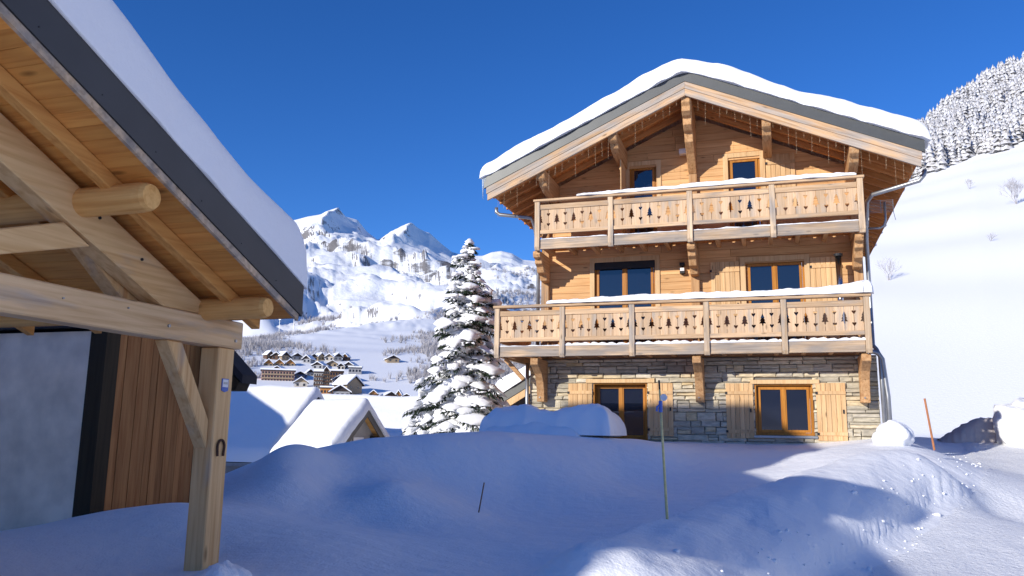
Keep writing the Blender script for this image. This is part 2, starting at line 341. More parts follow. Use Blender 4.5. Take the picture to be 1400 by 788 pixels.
def far_z(be, d):
    d = np.asarray(d, float); be = np.asarray(be, float)
    xx = d*np.sin(np.radians(be)); yy = d*np.cos(np.radians(be))
    S = np.interp(be, SB, SE)
    zl = np.interp(d, [0, 25, 35, 60, 150, 400, 500, 700], [0, -1.0, -1.5, -3, -6, 5, 18, 65])
    g = np.interp(d, [700, 1200, 2000, 3000, 4200], [0, .26, .52, .78, 1.0])
    Sl = np.interp(be, SBf, SEs); S = Sl+(S-Sl)*sstep(2700, 3900, d)
    te = .0905+(S-.0905)*g
    zm = ZC+np.minimum(d, 4200)*te - np.maximum(d-4200, 0)*.28
    wn = sstep(600, 1500, d)*(1-sstep(2900, 3900, d)*.85)*(1-sstep(4050, 4200, d))
    rid = 1-np.abs(fbm(xx/700, yy/900, 5, 5, .5))
    wx, wy = xx+fbm(xx/500, yy/500, 91, 3)*220, yy+fbm(xx/500, yy/500, 95, 3)*220
    rid = 1-np.abs(fbm(wx/760, wy/1100, 5, 5, .48))
    zm = zm+wn*(rid-.66)*190*np.clip(d/2500, .3, 1.1) + wn*fbm(wx/190, wy/190, 31, 5, .6)*17
    crag = sstep(3300, 4000, d)*(1-sstep(4150, 4230, d))
    zm = zm+crag*fbm(xx/260, yy/260, 11, 4, .45)*5
    for bc, hgt, wr in ((-12.05, 70, .8), (-6.85, 60, .8), (-15.4, 30, .8)):   # spurs that drop off sharply on their right flank
        bcd = bc+(4200-d)/1200*(-2.6)+noise(d/260, d*0+bc, 3)*.35
        dl = be-bcd; prof = np.where(dl < 0, np.exp(dl/2.3), np.exp(-(dl/wr)**1.0))-np.where(dl > 0, np.exp(-((dl-1.6)/1.2)**2)*.4, 0)
        zm = zm+hgt*prof*sstep(3000, 3700, d)*(1-sstep(3850, 4180, d))
    z = np.where(d > 700, zm, zl)
    # spur of the hillside on the right
    w = sstep(6, 23, be)*(1-sstep(95, 150, be))
    eb = np.interp(be, FBB, FBE); et = np.interp(be, FTB, FTE)
    zb = ZC+260*eb; zt = ZC+430*et
    zr = np.where(d < 55, 1.6, 0)+np.where((d >= 55), np.interp(d, [55, 260, 430, 1200, 9000], [0, 1, 2, 3, 4]), 0)
    zh = np.where(d < 55, 1.6, np.where(d < 260, 1.6+(zb-1.6)*((d-55)/205), np.where(d < 430, zb+(zt-zb)*(d-260)/170, zt-(d-430)*.12)))
    band = np.sin((xx*.35-yy*.12+zh*1.1)/2.6+fbm(xx/60, yy/60, 8, 2)*.5)
    zh = zh+sstep(60, 110, d)*(1-sstep(250, 300, d))*(fbm(xx/60, yy/60, 4, 3)*.6+band*.24)
    return z*(1-w)+zh*w

CP = []
def cp(px, py, Y): p = at(px, py, 'Y', Y); CP.append((p.x, p.y, p.z))
for q in [(270,776,6.1),(310,790,5.5),(150,722,7.0),(0,762,6.0),(0,727,8.0),(100,706,8.0),(250,689,8.2),(318,688,9.4),
          (400,742,6.9),(500,788,6.0),(500,748,7.2),(500,714,10.2),(420,692,10.2),(650,700,12.3),(700,742,9.8),(760,772,8.3),(620,770,7.4),(580,720,10.4),
          (310,680,10.2),(330,655,10.9),(345,634,11.5),(375,617,11.4),(420,608,12.0),(455,618,12.6),(500,602,13.4),(600,602,14.0),(700,604,15.0),(400,652,10.6),(465,650,11.9),(450,680,11.0),(530,660,11.4),(600,650,13.2),
          (800,607,16.2),(900,611,17.0),(700,658,14.0),(800,680,14.0),(850,650,15.6),(940,632,16.8),(850,716,12.0),(1000,645,16.2),(1060,634,16.9),
          (1250,788,10.8),(1399,788,11.3),(1350,700,16),(1399,650,22),(1338,640,19.5),(1399,606,30),(1310,604,27),(1399,720,14.4),
          (1000,615,18.6),(1080,616,19.3),(1080,610,20.3),(1150,608,19.6),(1180,605,19.6),(850,606,18.7),(720,606,18.4),(950,605,19.8),(1215,603,18.6),(1215,600,20.5),(1180,612,17.6),(1100,622,17.4)]: cp(*q)
CP += [(.6,12,.32),(-.5,8.5,.15),(-.9,6.5,.12),(1.2,14.6,.8),(2.2,15.8,1.15),(2.9,17,1.2),(-1.2,10.6,.38),(-.3,12.2,.5)]
CP += [(-2.15,6.6,.42),(-2.3,8.2,.36),(-2.2,9.5,.36),(-1.75,11,.42),(-1.15,12.5,.52),(-.6,13.6,.66)]       # hollow just behind the berm
CP += [(0,0,0),(2,0,0),(-2,1,.1),(3,4,0),(0,4,.1),(1.5,7,.05),(4,8,0),(6,14,.5),(8,20,1.1),(-3,3.5,.55),(-6,3,.55),(-10,4,.55),(-5,-4,.2),(5,-6,0),(-14,8,.5),(-12,0,.4),
       (9,28,1.75),(12,20,1.7),(14,10,1.4),(-6,22,1.4),(-2,24,1.5),(-10,20,.4),(-9.4,24.5,.7),(-13,18,-.6),(-14,13,-.1),(-12,30,-.6),(-18,24,-1.4),(-14,27,-1.4),(2.3,25,1.7),(5,32,1.65),(4,25,1.45),(-20,15,-1),(-8,15.5,.9)]
for be in range(-180, 180, 20):
    for d in (40, 46):
        a = math.radians(be)+HEAD; CP.append((d*math.sin(a), d*math.cos(a), float(far_z(be, d))))
CPn = np.array(CP)
def _phi(r2): return .5*r2*np.log(r2+1e-9)
def _solve(P, reg=.004):
    n = len(P); d2 = ((P[:, None, :2]-P[None, :, :2])**2).sum(-1); K = _phi(d2)+np.eye(n)*reg
    Q = np.c_[np.ones(n), P[:, :2]]; A = np.block([[K, Q], [Q.T, np.zeros((3, 3))]])
    return np.linalg.solve(A, np.r_[P[:, 2], 0, 0, 0])
WT = _solve(CPn)
def near_z(x, y):
    x = np.asarray(x, float).ravel(); y = np.asarray(y, float).ravel(); out = np.empty(len(x))
    for i in range(0, len(x), 20000):
        xs, ys = x[i:i+20000], y[i:i+20000]
        d2 = (xs[:, None]-CPn[None, :, 0])**2+(ys[:, None]-CPn[None, :, 1])**2
        out[i:i+20000] = _phi(d2)@WT[:-3]+WT[-3]+WT[-2]*xs+WT[-1]*ys
    return out
def road_left(Y): return np.interp(Y, [-12, 4, 8, 10.9, 13.4, 17, 20, 26, 34], [-1.2, -.9, -.2, .65, 1.75, 3.2, 3.9, 4.6, 5.4])
def road_right(Y): return np.interp(Y, [-12, 4, 10, 16, 22, 28, 34], [5, 5, 5.4, 6.6, 8, 9.6, 11.5])
BC = np.array([tuple(at(*q[:2], 'Y', q[2])) for q in [(778,786,5.7),(786,770,6.1),(802,752,6.6),(860,726,8.0),(916,708,9.4),(980,686,10.8),(1040,666,12.1),(1126,635,14.0),(1180,619,15.3),(1229,611,16.0),(1258,609,16.6)]])
def berm_dist(x, y):                     # signed distance to the berm's crest (right of it positive) and end fade
    best = np.full(len(x), 1e9); sg = np.zeros(len(x)); al = np.zeros(len(x)); L = 0
    for p, q in zip(BC[:-1, :2], BC[1:, :2]):
        d = q-p; l = np.hypot(*d); t = np.clip(((x-p[0])*d[0]+(y-p[1])*d[1])/l**2, 0, 1)
        dx = x-p[0]-t*d[0]; dy = y-p[1]-t*d[1]; r = np.hypot(dx, dy); k = r < best
        best = np.where(k, r, best); sg = np.where(k, np.sign(dx*d[1]-dy*d[0]), sg); al = np.where(k, L+t*l, al); L += l
    return best*sg, al, L
def ground_z(x, y):
    x = np.asarray(x, float); y = np.asarray(y, float); sh = x.shape; x = x.ravel(); y = y.ravel()
    d = np.hypot(x, y); be = np.degrees(np.arctan2(x, y)-HEAD); be = (be+180) % 360-180
    z = far_z(be, d); k = d < 46
    zn = near_z(x[k], y[k]); xn, yn = x[k], y[k]
    lum = fbm(xn/2.2, yn/2.2, 21, 3)*.045
    on_road = sstep(-.1, .5, xn-road_left(yn))*(1-sstep(-.2, .6, xn-road_right(yn)))
    s_, al, L_ = berm_dist(xn, yn); BL = np.cumsum(np.r_[0, np.hypot(*np.diff(BC[:, :2], axis=0).T)])
    zc = np.interp(al, BL, BC[:, 2])+.03*noise(al/1.1, al*0, 71); wr = np.interp(al, [0, 3, 8, L_], [1.05, 1.35, 1.3, .95]); zf = np.interp(al, [0, 3, 6, 9, L_], [.12, .1, .28, .62, 1.0])
    nose = np.sqrt(np.clip(1-(1-np.clip(al/.8, 0, 1))**2, 0, 1)); end = 1-sstep(L_-1.2, L_+.3, al)*.35
    u = np.clip(s_/wr, 0, 1.4); rgt = zf+(zc-zf)*np.sqrt(np.clip(1-u*u, 0, 1))**1.1-np.maximum(u-1, 0)*1.5
    lft = zc-.62*(1-np.exp(-(s_/.62)**2))-np.maximum(-s_-1.4, 0)
    zb_ = np.where(s_ > 0, rgt, lft)*nose*end+(1-nose*end)*-.3
    zb_ = zb_+np.where(s_ > -.1, 1, .2)*(fbm(al/1.6+s_*.5, s_/.5, 73, 2)*.03+fbm(al/.5, s_/.4, 75, 2)*.007)
    zb_ = np.where(np.abs(s_) > 2.2, -5, zb_)
    zn = np.logaddexp(zn/.05, zb_/.05)*.05
    berm = np.exp(-((xn-road_left(yn)+.5)/.7)**2)*sstep(5, 8, yn)*(1-sstep(17, 20, yn))
    lum = lum*(1-.7*on_road)+berm*fbm(xn/.5, yn/.5, 41, 3)*.01+on_road*fbm(xn/.35, yn/.35, 51, 2)*.018
    zn = zn+lum
    w = sstep(33, 45, d[k]); z[k] = zn*(1-w)+z[k]*w
    return z.reshape(sh)
bes = np.concatenate([np.arange(-180, -50, 3), np.arange(-50, -36, .5), np.arange(-36, 38, .1), np.arange(38, 50, .5), np.arange(50, 180.1, 3)])
ds = np.concatenate([[.02], np.geomspace(1.0, 60, 230), np.geomspace(61, 650, 70), np.geomspace(665, 3000, 120), np.linspace(3020, 4300, 70), np.geomspace(4400, 12000, 12)])
BB, DD = np.meshgrid(bes, ds, indexing='ij'); AA = np.radians(BB)+HEAD
XX = DD*np.sin(AA); YY = DD*np.cos(AA); ZZ = ground_z(XX, YY); ZZ[-1] = ZZ[0]
nb, nd = BB.shape; idx = np.arange(nb*nd).reshape(nb, nd)
Fq = np.stack([idx[:-1, :-1], idx[1:, :-1], idx[1:, 1:], idx[:-1, 1:]], -1).reshape(-1, 4)[:, ::-1]
ground = npmesh('snow_ground', np.stack([XX, YY, ZZ], -1).reshape(-1, 3), Fq, M['ground'])
tag(ground, kind='structure')
def gz(x, y): return float(ground_z(np.array([x]), np.array([y]))[0])
# trodden road surface
ys = np.arange(-10, 33, .16); us = np.linspace(0, 1, 46)
YG, UG = np.meshgrid(ys, us, indexing='ij'); XL = road_left(YG)+.12+fbm(YG/.6, YG*0, 61, 3)*.1; XG = XL+(road_right(YG)-XL)*UG
ZG = ground_z(XG, YG)+.02-.06*(1-sstep(0, .1, .5-np.abs(UG-.5)))
idr = np.arange(XG.size).reshape(XG.shape); Fr = np.stack([idr[:-1, :-1], idr[:-1, 1:], idr[1:, 1:], idr[1:, :-1]], -1).reshape(-1, 4)
tag(npmesh('snow_road', np.stack([XG, YG, ZG], -1).reshape(-1, 3), Fr, M['road']), kind='structure')

# ------------------------------------------------------------------ snow slabs
def snow_slab(name, label, x0, x1, y0, y1, nx, ny, base, T, rad, amp=.05, seed=1, jit=.05, mat=None, fs=.9, cat='snow', under=.004, thin=None):
    def sp(a, b, n):
        t = np.linspace(0, 1, n); t = t-np.sin(2*np.pi*t)/(2*np.pi)*.75
        return a+(b-a)*t
    X, Y = np.meshgrid(sp(x0, x1, nx), sp(y0, y1, ny), indexing='ij')
    e = np.minimum(np.minimum(X-x0, x1-X), np.minimum(Y-y0, y1-Y))
    k = np.clip(e/rad, 0, 1); h = T*(1+fbm(X/fs/2, Y/fs/2, seed, 2)*.22)*np.sqrt(np.maximum(0, 1-(1-k)**2))
    if thin is not None: h = h*thin(X, Y)
    h = h+amp*fbm(X/fs, Y/fs, seed+5, 4)*k**.5
    ej = np.exp(-e/.12)
    Xj = X+jit*noise(Y/.35, X*0, seed+9)*ej*((x1-X < .2).astype(float)-(X-x0 < .2))
    Yj = Y+jit*noise(X/.35, Y*0, seed+13)*ej*((y1-Y < .2).astype(float)-(Y-y0 < .2))
    zb = base(X, Y)+under
    top = np.stack([Xj, Yj, zb+np.maximum(h, .0)+.002], -1).reshape(-1, 3); bot = np.stack([Xj, Yj, zb], -1).reshape(-1, 3)
    n = nx*ny; i = np.arange(n).reshape(nx, ny)
    f = np.stack([i[:-1, :-1], i[1:, :-1], i[1:, 1:], i[:-1, 1:]], -1).reshape(-1, 4)
    ring = np.concatenate([i[:, 0], i[-1, 1:], i[-2::-1, -1], i[0, -2:0:-1]]); nxt = np.roll(ring, -1)
    side = np.stack([ring, nxt, nxt+n, ring+n], -1)[:, ::-1]
    o = npmesh(name, np.concatenate([top, bot]), np.concatenate([f, f[:, ::-1]+n, side]), mat or M['snow_roof'])
    return tag(o, label, cat, kind='stuff')

# ------------------------------------------------------------------ the chalet
XR, SL = -1.79, .448                       # ridge line and roof slope
YV, YE, HW = 18.9, 29.7, 5.1               # verge, back end, half width
YB, YW, YS = 19.4, 20.6, 20.45             # balcony front, timber wall, stone wall
WX0, WX1, SX0, SX1 = -5.83, 2.13, -6.12, 2.3
def zr(x, apex): return apex-SL*abs(x-XR)
chalet = thing('chalet', 'large timber chalet with stone ground floor and two carved balconies under a snowy gable roof', 'house', (XR, 24.5, 1.5))

def wall_holes(x0, x1, z0, z1, holes, y0, y1):
    xs = sorted({x0, x1, *[h[0] for h in holes], *[h[1] for h in holes]}); zs = sorted({z0, z1, *[h[2] for h in holes], *[h[3] for h in holes]}); b = MB()
    for i in range(len(zs)-1):
        run = None
        for j in range(len(xs)-1):
            xm, zm = (xs[j]+xs[j+1])/2, (zs[i]+zs[i+1])/2
            hole = any(h[0] < xm < h[1] and h[2] < zm < h[3] for h in holes)
            if not hole: run = (run[0], xs[j+1]) if run else (xs[j], xs[j+1])
            if (hole or j == len(xs)-2) and run: b.box(run[0], run[1], y0, y1, zs[i], zs[i+1]); run = None
    return b
# stone ground floor
SH = [(-4.42, -3.05, 1.5, 2.93), (-.45, .86, 1.68, 2.89)]
sw = wall_holes(SX0, SX1, .3, 3.56, SH, YS+.05, YS+.5).box(SX0, SX0+.4, YS+.5, 29.2, .3, 3.56).box(SX1-.4, SX1, YS+.5, 29.2, .3, 3.56).build('stone_wall', M['mortar'], chalet)
sw['label'] = 'ground floor wall of split grey stone'
rs = random.Random(3)
def stone_piece(x0, x1, z0, z1, face='front'):
    j = lambda a: rs.uniform(-a, a)
    pr = rs.uniform(-.005, .032); b = MB(); c = min(.028, (z1-z0)*.22)
    back = [(x0, z0), (x1, z0), (x1, z1), (x0, z1)]
    mid = [(x0+j(.012), z0+j(.01)), (x1+j(.012), z0+j(.01)), (x1+j(.012), z1+j(.01)), (x0+j(.012), z1+j(.01))]
    fr = [(x0+c+j(.015), z0+c+j(.008)), (x1-c+j(.015), z0+c+j(.008)), (x1-c+j(.015), z1-c+j(.008)), (x0+c+j(.015), z1-c+j(.008))]
    vs = [(p[0], YS+.052, p[1]) for p in back]+[(p[0], YS+.012-pr*.4, p[1]) for p in mid]+[(p[0], YS-pr+j(.008), p[1]) for p in fr]
    fs = [(8, 9, 10, 11)]
    for k in (0, 4):
        for i in range(4): fs.append((k+i, k+(i+1) % 4, k+4+(i+1) % 4, k+4+i))
    b.add(vs, fs); b.build('stone', M['stone'], sw)
z = 1.32; nst = 0
while z < 3.5:
    h = rs.choice([.08, .1, .12, .13, .15, .18, .21]); h = min(h, 3.54-z)
    if h < .05: break
    x = SX0
    while x < SX1-.05:
        wd = rs.uniform(.22, .75)*(1 if h < .16 else .75); xe = min(SX1, x+wd)
        if SX1-xe < .16: xe = SX1
        segs = [(x, xe)]
        for (a, b_, c, d) in SH:
            if z+h > c+.03 and z < d-.03+.12:
                ns = []
                for (p, q) in segs:
                    if q <= a or p >= b_: ns.append((p, q)); continue
                    if p < a-.06: ns.append((p, a))
                    if q > b_+.06: ns.append((b_, q))
                segs = ns
        for (p, q) in segs:
            if q-p < .07: continue
            if h > .14 and rs.random() < .35 and nst < 290:
                hm = z+h*rs.uniform(.4, .6); stone_piece(p+.007, q-.007, z+.006, hm-.004); stone_piece(p+.007, q-.007, hm+.004, z+h-.006); nst += 2
            else: stone_piece(p+.007, q-.007, z+.006, z+h-.006); nst += 1
        x = xe
    z += h
# timber walls: backing, then every plank
TH = [(-4.42, -2.80, 3.72, 6.12), (-.58, .83, 3.72, 5.95), (-3.46, -2.72, 6.62, 8.7), (-.92, -.11, 6.62, 8.7)]
tw = wall_holes(WX0+.02, WX1-.02, 3.56, 7.9, [(h[0], h[1], h[2], min(h[3], 7.9)) for h in TH], YW+.07, YW+.3)
tw.box(WX0+.02, WX0+.3, YW+.3, 29.2, 3.56, 7.9).box(WX1-.3, WX1-.02, YW+.3, 29.2, 3.56, 7.9)
for a, b_ in ((WX0+.02, -3.46), (-2.72, -.92), (-.11, WX1-.02)):
    pts = [(a, 7.9)]+[(a, zr(a, 9.9))]+([(XR, 9.9)] if a < XR < b_ else [])+[(b_, zr(b_, 9.9)), (b_, 7.9)]
    tw.prism(pts, 'Y', YW+.07, YW+.3)
for a, b_ in ((-3.46, -2.72), (-.92, -.11)):
    tw.prism([(a, 8.7), (a, zr(a, 9.9)), (b_, zr(b_, 9.9)), (b_, 8.7)], 'Y', YW+.07, YW+.3)
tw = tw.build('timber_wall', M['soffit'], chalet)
RH = .195; z = 3.56; rp = random.Random(5)
while z < 9.7:
    z1 = z+RH
    def lim(zz, s):
        w = (9.9-zz)/SL
        return min(XR+w, WX1) if s > 0 else max(XR-w, WX0)
    cuts = [(h[0], h[1]) for h in TH if min(z1, h[3])-max(z, h[2]) > RH*.5]
    segs = []; x = -99
    ed = sorted(cuts); pts = [WX0]+[e for c in ed for e in c]+[WX1]
    for i in range(0, len(pts), 2):
        a, b_ = pts[i], pts[i+1]
        if b_-a > 3.2: mth = a+(b_-a)*rp.uniform(.35, .65); segs += [(a, mth-.002), (mth+.002, b_)]
        else: segs.append((a, b_))
    for a, b_ in segs:
        l0, l1, r0, r1 = max(a, lim(z, -1)), max(a, lim(z1, -1)), min(b_, lim(z, 1)), min(b_, lim(z1, 1))
        if r0-l0 < .05: continue
        if r1 <= l1: l1 = r1 = (l0+r0)/2
        yo = YW+rp.uniform(-.003, .003); g = .002
        b = MB(); c = .007
        V = [(l0, z+g), (r0, z+g), (r1, z1-g), (l1, z1-g)]
        b.add([(p[0], YW+.068, p[1]) for p in V]+[(p[0], yo+.007, p[1]) for p in V]+[(V[0][0]+.003, yo, V[0][1]+c), (V[1][0]-.003, yo, V[1][1]+c), (V[2][0]-.003, yo, V[2][1]-c), (V[3][0]+.003, yo, V[3][1]-c)],
              [(8, 9, 10, 11)]+[(k+i, k+(i+1) % 4, k+4+(i+1) % 4, k+4+i) for k in (0, 4) for i in range(4)])
        b.build('plank', M['plank'], tw)
    z = z1
# uprights on the timber front
for x, z0, z1 in ((WX0+.1, 3.6, 8.0), (XR, 3.6, 9.75), (WX1-.1, 3.6, 8.0)):
    w = .105
    MB().box(x-w, x+w, YW-.13, YW-.004, z0, z1).build('upright', M['post'], chalet, bevel=.012)

# windows -----------------------------------------------------------
def window(x0, x1, z0, z1, yf, rec, sash=2, trim=True, blind=False, sill=False, label=None):
    ft = .06; y = yf+rec
    b = MB().box(x0, x0+ft, y, y+.09, z0, z1).box(x1-ft, x1, y, y+.09, z0, z1).box(x0+ft, x1-ft, y, y+.09, z1-ft, z1).box(x0+ft, x1-ft, y, y+.09, z0, z0+ft)
    w = b.build('window', M['frame'], chalet, bevel=.004)
    if label: w['label'] = label
    if rec > .1:       # reveal boards
        MB().box(x0-.003, x0+.03, yf+.01, y-.002, z0, z1).build('jamb', M['frame'], w); MB().box(x1-.03, x1+.003, yf+.01, y-.002, z0, z1).build('jamb', M['frame'], w)
        MB().box(x0+.03, x1-.03, yf+.01, y-.002, z1-.03, z1+.003).build('head', M['frame'], w)
    xa, xb = x0+ft+.003, x1-ft-.003; sw_ = (xb-xa)/sash; st = .065
    for k in range(sash):
        a, c = xa+k*sw_, xa+(k+1)*sw_-.004
        q = MB().box(a, a+st, y-.02, y+.05, z0+ft+.003, z1-ft-.003).box(c-st, c, y-.02, y+.05, z0+ft+.003, z1-ft-.003)
        q.box(a+st, c-st, y-.02, y+.05, z1-ft-.003-st, z1-ft-.003).box(a+st, c-st, y-.02, y+.05, z0+ft+.003, z0+ft+.003+st)
        q.build('sash', M['frame'], w, bevel=.004)
        MB().box(a+st-.005, c-st+.005, y+.015, y+.03, z0+ft+st-.005, z1-ft-st+.002).build('pane', M['glass'], w)
    if sash == 2: MB().box(xa+sw_-.035, xa+sw_+.035, y-.035, y-.022, z0+ft+.02, z1-ft-.02).build('mullion', M['frame'], w, bevel=.004)
    if trim:
        tw_ = .11; MB().box(x0-tw_, x0+.012, yf-.03, yf-.006, z0, z1+tw_).build('trim_board', M['trim'], w); MB().box(x1-.012, x1+tw_, yf-.03, yf-.006, z0, z1+tw_).build('trim_board', M['trim'], w)
        MB().box(x0+.013, x1-.013, yf-.03, yf-.006, z1-.012, z1+tw_).build('trim_board', M['trim'], w)
    if blind: MB().box(x0+.02, x1-.02, yf-.01, y-.025, z1-.2, z1-.004).build('roller_blind', M['black'], w)
    if sill: MB().box(x0-.05, x1+.07, yf-.07, y-.004, z0-.06, z0-.012).build('sill', M['zinc'], w)
    return w
window(-4.42, -2.80, 3.72, 6.12, YW, .06, blind=True, label='balcony double door with black roller blind box')
window(-.58, .83, 3.72, 5.95, YW, .05)
window(-3.46, -2.72, 6.62, 8.7, YW, .05, sash=1)
window(-.92, -.11, 6.62, 8.7, YW, .05, sash=1)
window(-4.42, -3.05, 1.5, 2.93, YS, .24, trim=False)
window(-.45, .86, 1.68, 2.89, YS, .12, trim=False, sill=True)
for a, c, zt in ((-4.6, -2.85, 2.93), (-.55, 1.02, 2.89)):
    MB().box(a, c, YS-.055, YS+.02, zt, zt+.1).build('lintel', M['trim'], chalet, bevel=.006)
def shutter(x0, x1, z0, z1, yf, n, place=None):
    root = MB().box(x0, x1, yf-.062, yf-.04, z1-.27, z1-.19).build('shutter', M['shutter'], chalet)
    MB().box(x0, x1, yf-.062, yf-.04, z0+.12, z0+.2).build('batten', M['shutter'], root)
    w = (x1-x0)/n; parts = [root]
    for k in range(n): parts.append(MB().box(x0+k*w+.003, x0+(k+1)*w-.003, yf-.04, yf-.012, z0, z1).build('shutter_board', M['shutter'], root, bevel=.004))
    for zz in (z1-.235, z0+.155): parts.append(MB().box(x0-.015, x0+.04, yf-.07, yf-.062, zz-.03, zz+.03).build('hinge', M['black'], root))
    parts.append(MB().box(x1-.08, x1-.05, yf-.068, yf-.04, (z0+z1)/2-.04, (z0+z1)/2+.05).build('latch', M['black'], root))
    return root
for a in ((-5.07, -4.44, 1.62, 2.92, YS, 5), (-3.02, -2.4, 1.62, 2.92, YS, 5), (-1.13, -.49, 1.6, 2.91, YS, 6), (.93, 1.58, 1.57, 2.91, YS, 6),
          (-1.42, -.71, 3.74, 5.97, YW-.0, 6), (.95, 1.66, 3.74, 5.97, YW-.0, 6), (.02, .72, 6.64, 8.68, YW-.0, 6)): shutter(*a)
# leaf swung out at right angles beside the upper left window
leaf = MB().box(-3.585, -3.565, YW-.76, YW-.04, 8.38, 8.46).build('shutter', M['shutter'], chalet)
MB().box(-3.585, -3.565, YW-.76, YW-.04, 6.81, 6.89).build('batten', M['shutter'], leaf); leaf['label'] = 'open shutter standing at right angles to the wall'
for k in range(6): MB().box(-3.563, -3.535, YW-.77+k*.121, YW-.77+k*.121+.116, 6.64, 8.68).build('shutter_board', M['shutter'], leaf)

# balconies ---------------------------------------------------------
def board_mesh(w, h, left, right, th=.028):
    def edge(kind, s):       # inset profile bottom -> top
        if kind == 'heart':
            L = []
            for zb in (h*.2, h*.66):
                L += [(0, zb), (.036, zb+.05), (.042, zb+.066), (.036, zb+.082), (.022, zb+.088), (.008, zb+.078), (0, zb+.074)]
            return L
        if kind == 'tree':
            zb = h*.3; k = h/.55
            return [(0, zb), (.012, zb+.001), (.012, zb+.045*k), (.072, zb+.045*k), (.034, zb+.105*k), (.058, zb+.105*k), (.024, zb+.165*k), (.042, zb+.165*k), (0, zb+.26*k)]
        return []
    g = .005
    rt = [(w-g-i, z) for i, z in edge(right, 1)]; lf = [(g+i, z) for i, z in edge(left, 1)]
    poly = [(g, 0), (w-g, 0)]+rt+[(w-g, h), (g, h)]+lf[::-1]
    return MB().prism(poly, 'Y', 0, th).mesh('balustrade_board', M['board'])
def balcony(xs, zbot, L, nb, left_side, label):
    # L: beam_top, rail_low0, rail_low1, board_top, rail_up1, hand0, hand1
    bt, r0, r1, b1, u1, h0, h1 = L; x0, x1 = xs[0], xs[-1]
    deck = MB().box(x0, x1, YB+.06, YW-.14 if zbot > 5 else YS+.04, bt-.07, bt-.02)
    if zbot < 5: deck.box(x0, SX0-.005, YS+.04, 22.6, bt-.07, bt-.02)
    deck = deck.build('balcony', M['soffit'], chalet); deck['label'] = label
    for k, x in enumerate(xs):
        MB().prism([(YB-.075, zbot+.06), (YB-.03, zbot-.03), (YB+.05, zbot-.03), (YB+.05, h0), (YB-.06, h0), (YB-.06, bt+.1), (YB-.075, bt-.02)], 'X', x-.065, x+.065).build('post', M['bpost'], deck, bevel=.008)
    me = {}
    for k in range(len(xs)-1):
        a, c = xs[k]+.068, xs[k+1]-.068
        MB().box(a, c, YB-.02, YB+.058, zbot, bt).build('fascia_beam', M['fascia_w'], deck, bevel=.008)
        MB().box(a, c, YB-.03, YB+.035, r0, r1).build('lower_rail', M['rail'], deck, bevel=.006)
        MB().box(a, c, YB-.03, YB+.035, b1, u1).build('upper_rail', M['rail'], deck, bevel=.006)
        w = (c-a)/nb
        for j in range(nb):
            kind = [('tree', 'heart'), ('heart', 'tree')][j % 2]
            key = (round(w, 4), kind)
            if key not in me: me[key] = board_mesh(w, b1-r1+.03, *kind)
            o = link('balustrade_board', me[key], deck); o.location = (a+j*w, YB-.004+random.uniform(-.003, .003), r1-.015)
    MB().box(x0-.1, x1+.1, YB-.09, YB+.075, h0, h1).build('handrail', M['rail'], deck, bevel=.01)
    n = int((x1-x0)/.62); je = YW-.14 if zbot > 5 else YS-.035
    for j in range(n+1):
        x = x0+.15+j*(x1-x0-.3)/n
        MB().box(x-.05, x+.05, YB+.062, je, bt-.22, bt-.072).build('joist', M['purlin'], deck)
    if left_side:
        MB().box(x0-.09, x0+.075, YB+.08, 22.5, h0, h1-.004).build('handrail', M['railY'], deck, bevel=.01)
        for (p, q, nm) in ((r0, r1, 'lower_rail'), (b1, u1, 'upper_rail')): MB().box(x0-.03, x0+.035, YB+.055, 22.4, p, q).build(nm, M['railY'], deck)
        MB().box(x0-.02, x0+.055, YB+.06, 22.5, zbot, bt).build('fascia_beam', M['railY'], deck)
        for j in range(13): MB().box(x0-.01, x0+.018, YB+.06+j*.225, YB+.06+j*.225+.215, r1-.015, b1+.015).build('balustrade_board', M['board'], deck)
    return deck
LX = [-6.686, -4.97, -3.23, -1.462, .275, 2.039]; UX = [-5.641, -3.733, -1.787, .129, 2.056]
balcony(LX, 3.535, (3.79, 3.915, 4.015, 4.57, 4.7, 4.775, 4.845), 8, True, 'lower balcony with carved heart and fir tree boards')
balcony(UX, 6.28, (6.53, 6.68, 6.775, 7.32, 7.45, 7.53, 7.59), 8, False, 'upper balcony with carved heart and fir tree boards')
# carved brackets under the balconies, purlin ends under the roof
def bracket(x, w, prof, name='bracket', mat='purlin'):
    return MB().prism(prof, 'X', x-w/2, x+w/2).build(name, M[mat], chalet, bevel=.012)
for x in (-5.72, -1.72, 1.98):
    z = 3.5
    bracket(x, .2, [(19.46, z), (19.46, z-.16), (19.6, z-.22), (19.85, z-.36), (20.0, z-.55), (20.08, z-.8), (20.1, z-1.06), (YS-.035, z-1.06), (YS-.035, z)])
    MB().tube([(x-.02, 20.085, z-.95), (x-.02, 20.065, z-.95)], .018, 8).build('bolt', M['zinc'], chalet)
for x in (WX0+.14, XR, WX1-.14):
    z = 6.27
    bracket(x, .19, [(19.5, z), (19.47, z-.09), (19.52, z-.17), (19.66, z-.19), (19.68, z-.3), (19.82, z-.36), (19.9, z-.5), (20.12, z-.53), (20.2, z-.66), (YW-.135, z-.68), (YW-.135, z)])
# left knee brace below the wrapped end of the lower balcony
MB().beam((-6.62, 19.9, 3.52), (-6.125, 19.9, 3.0), .1, .1, (0, 1, 0)).build('knee_brace', M['beamX'], chalet)
MB().beam((-6.62, 21.9, 3.52), (-6.125, 21.9, 3.0), .1, .1, (0, 1, 0)).build('knee_brace', M['beamX'], chalet)

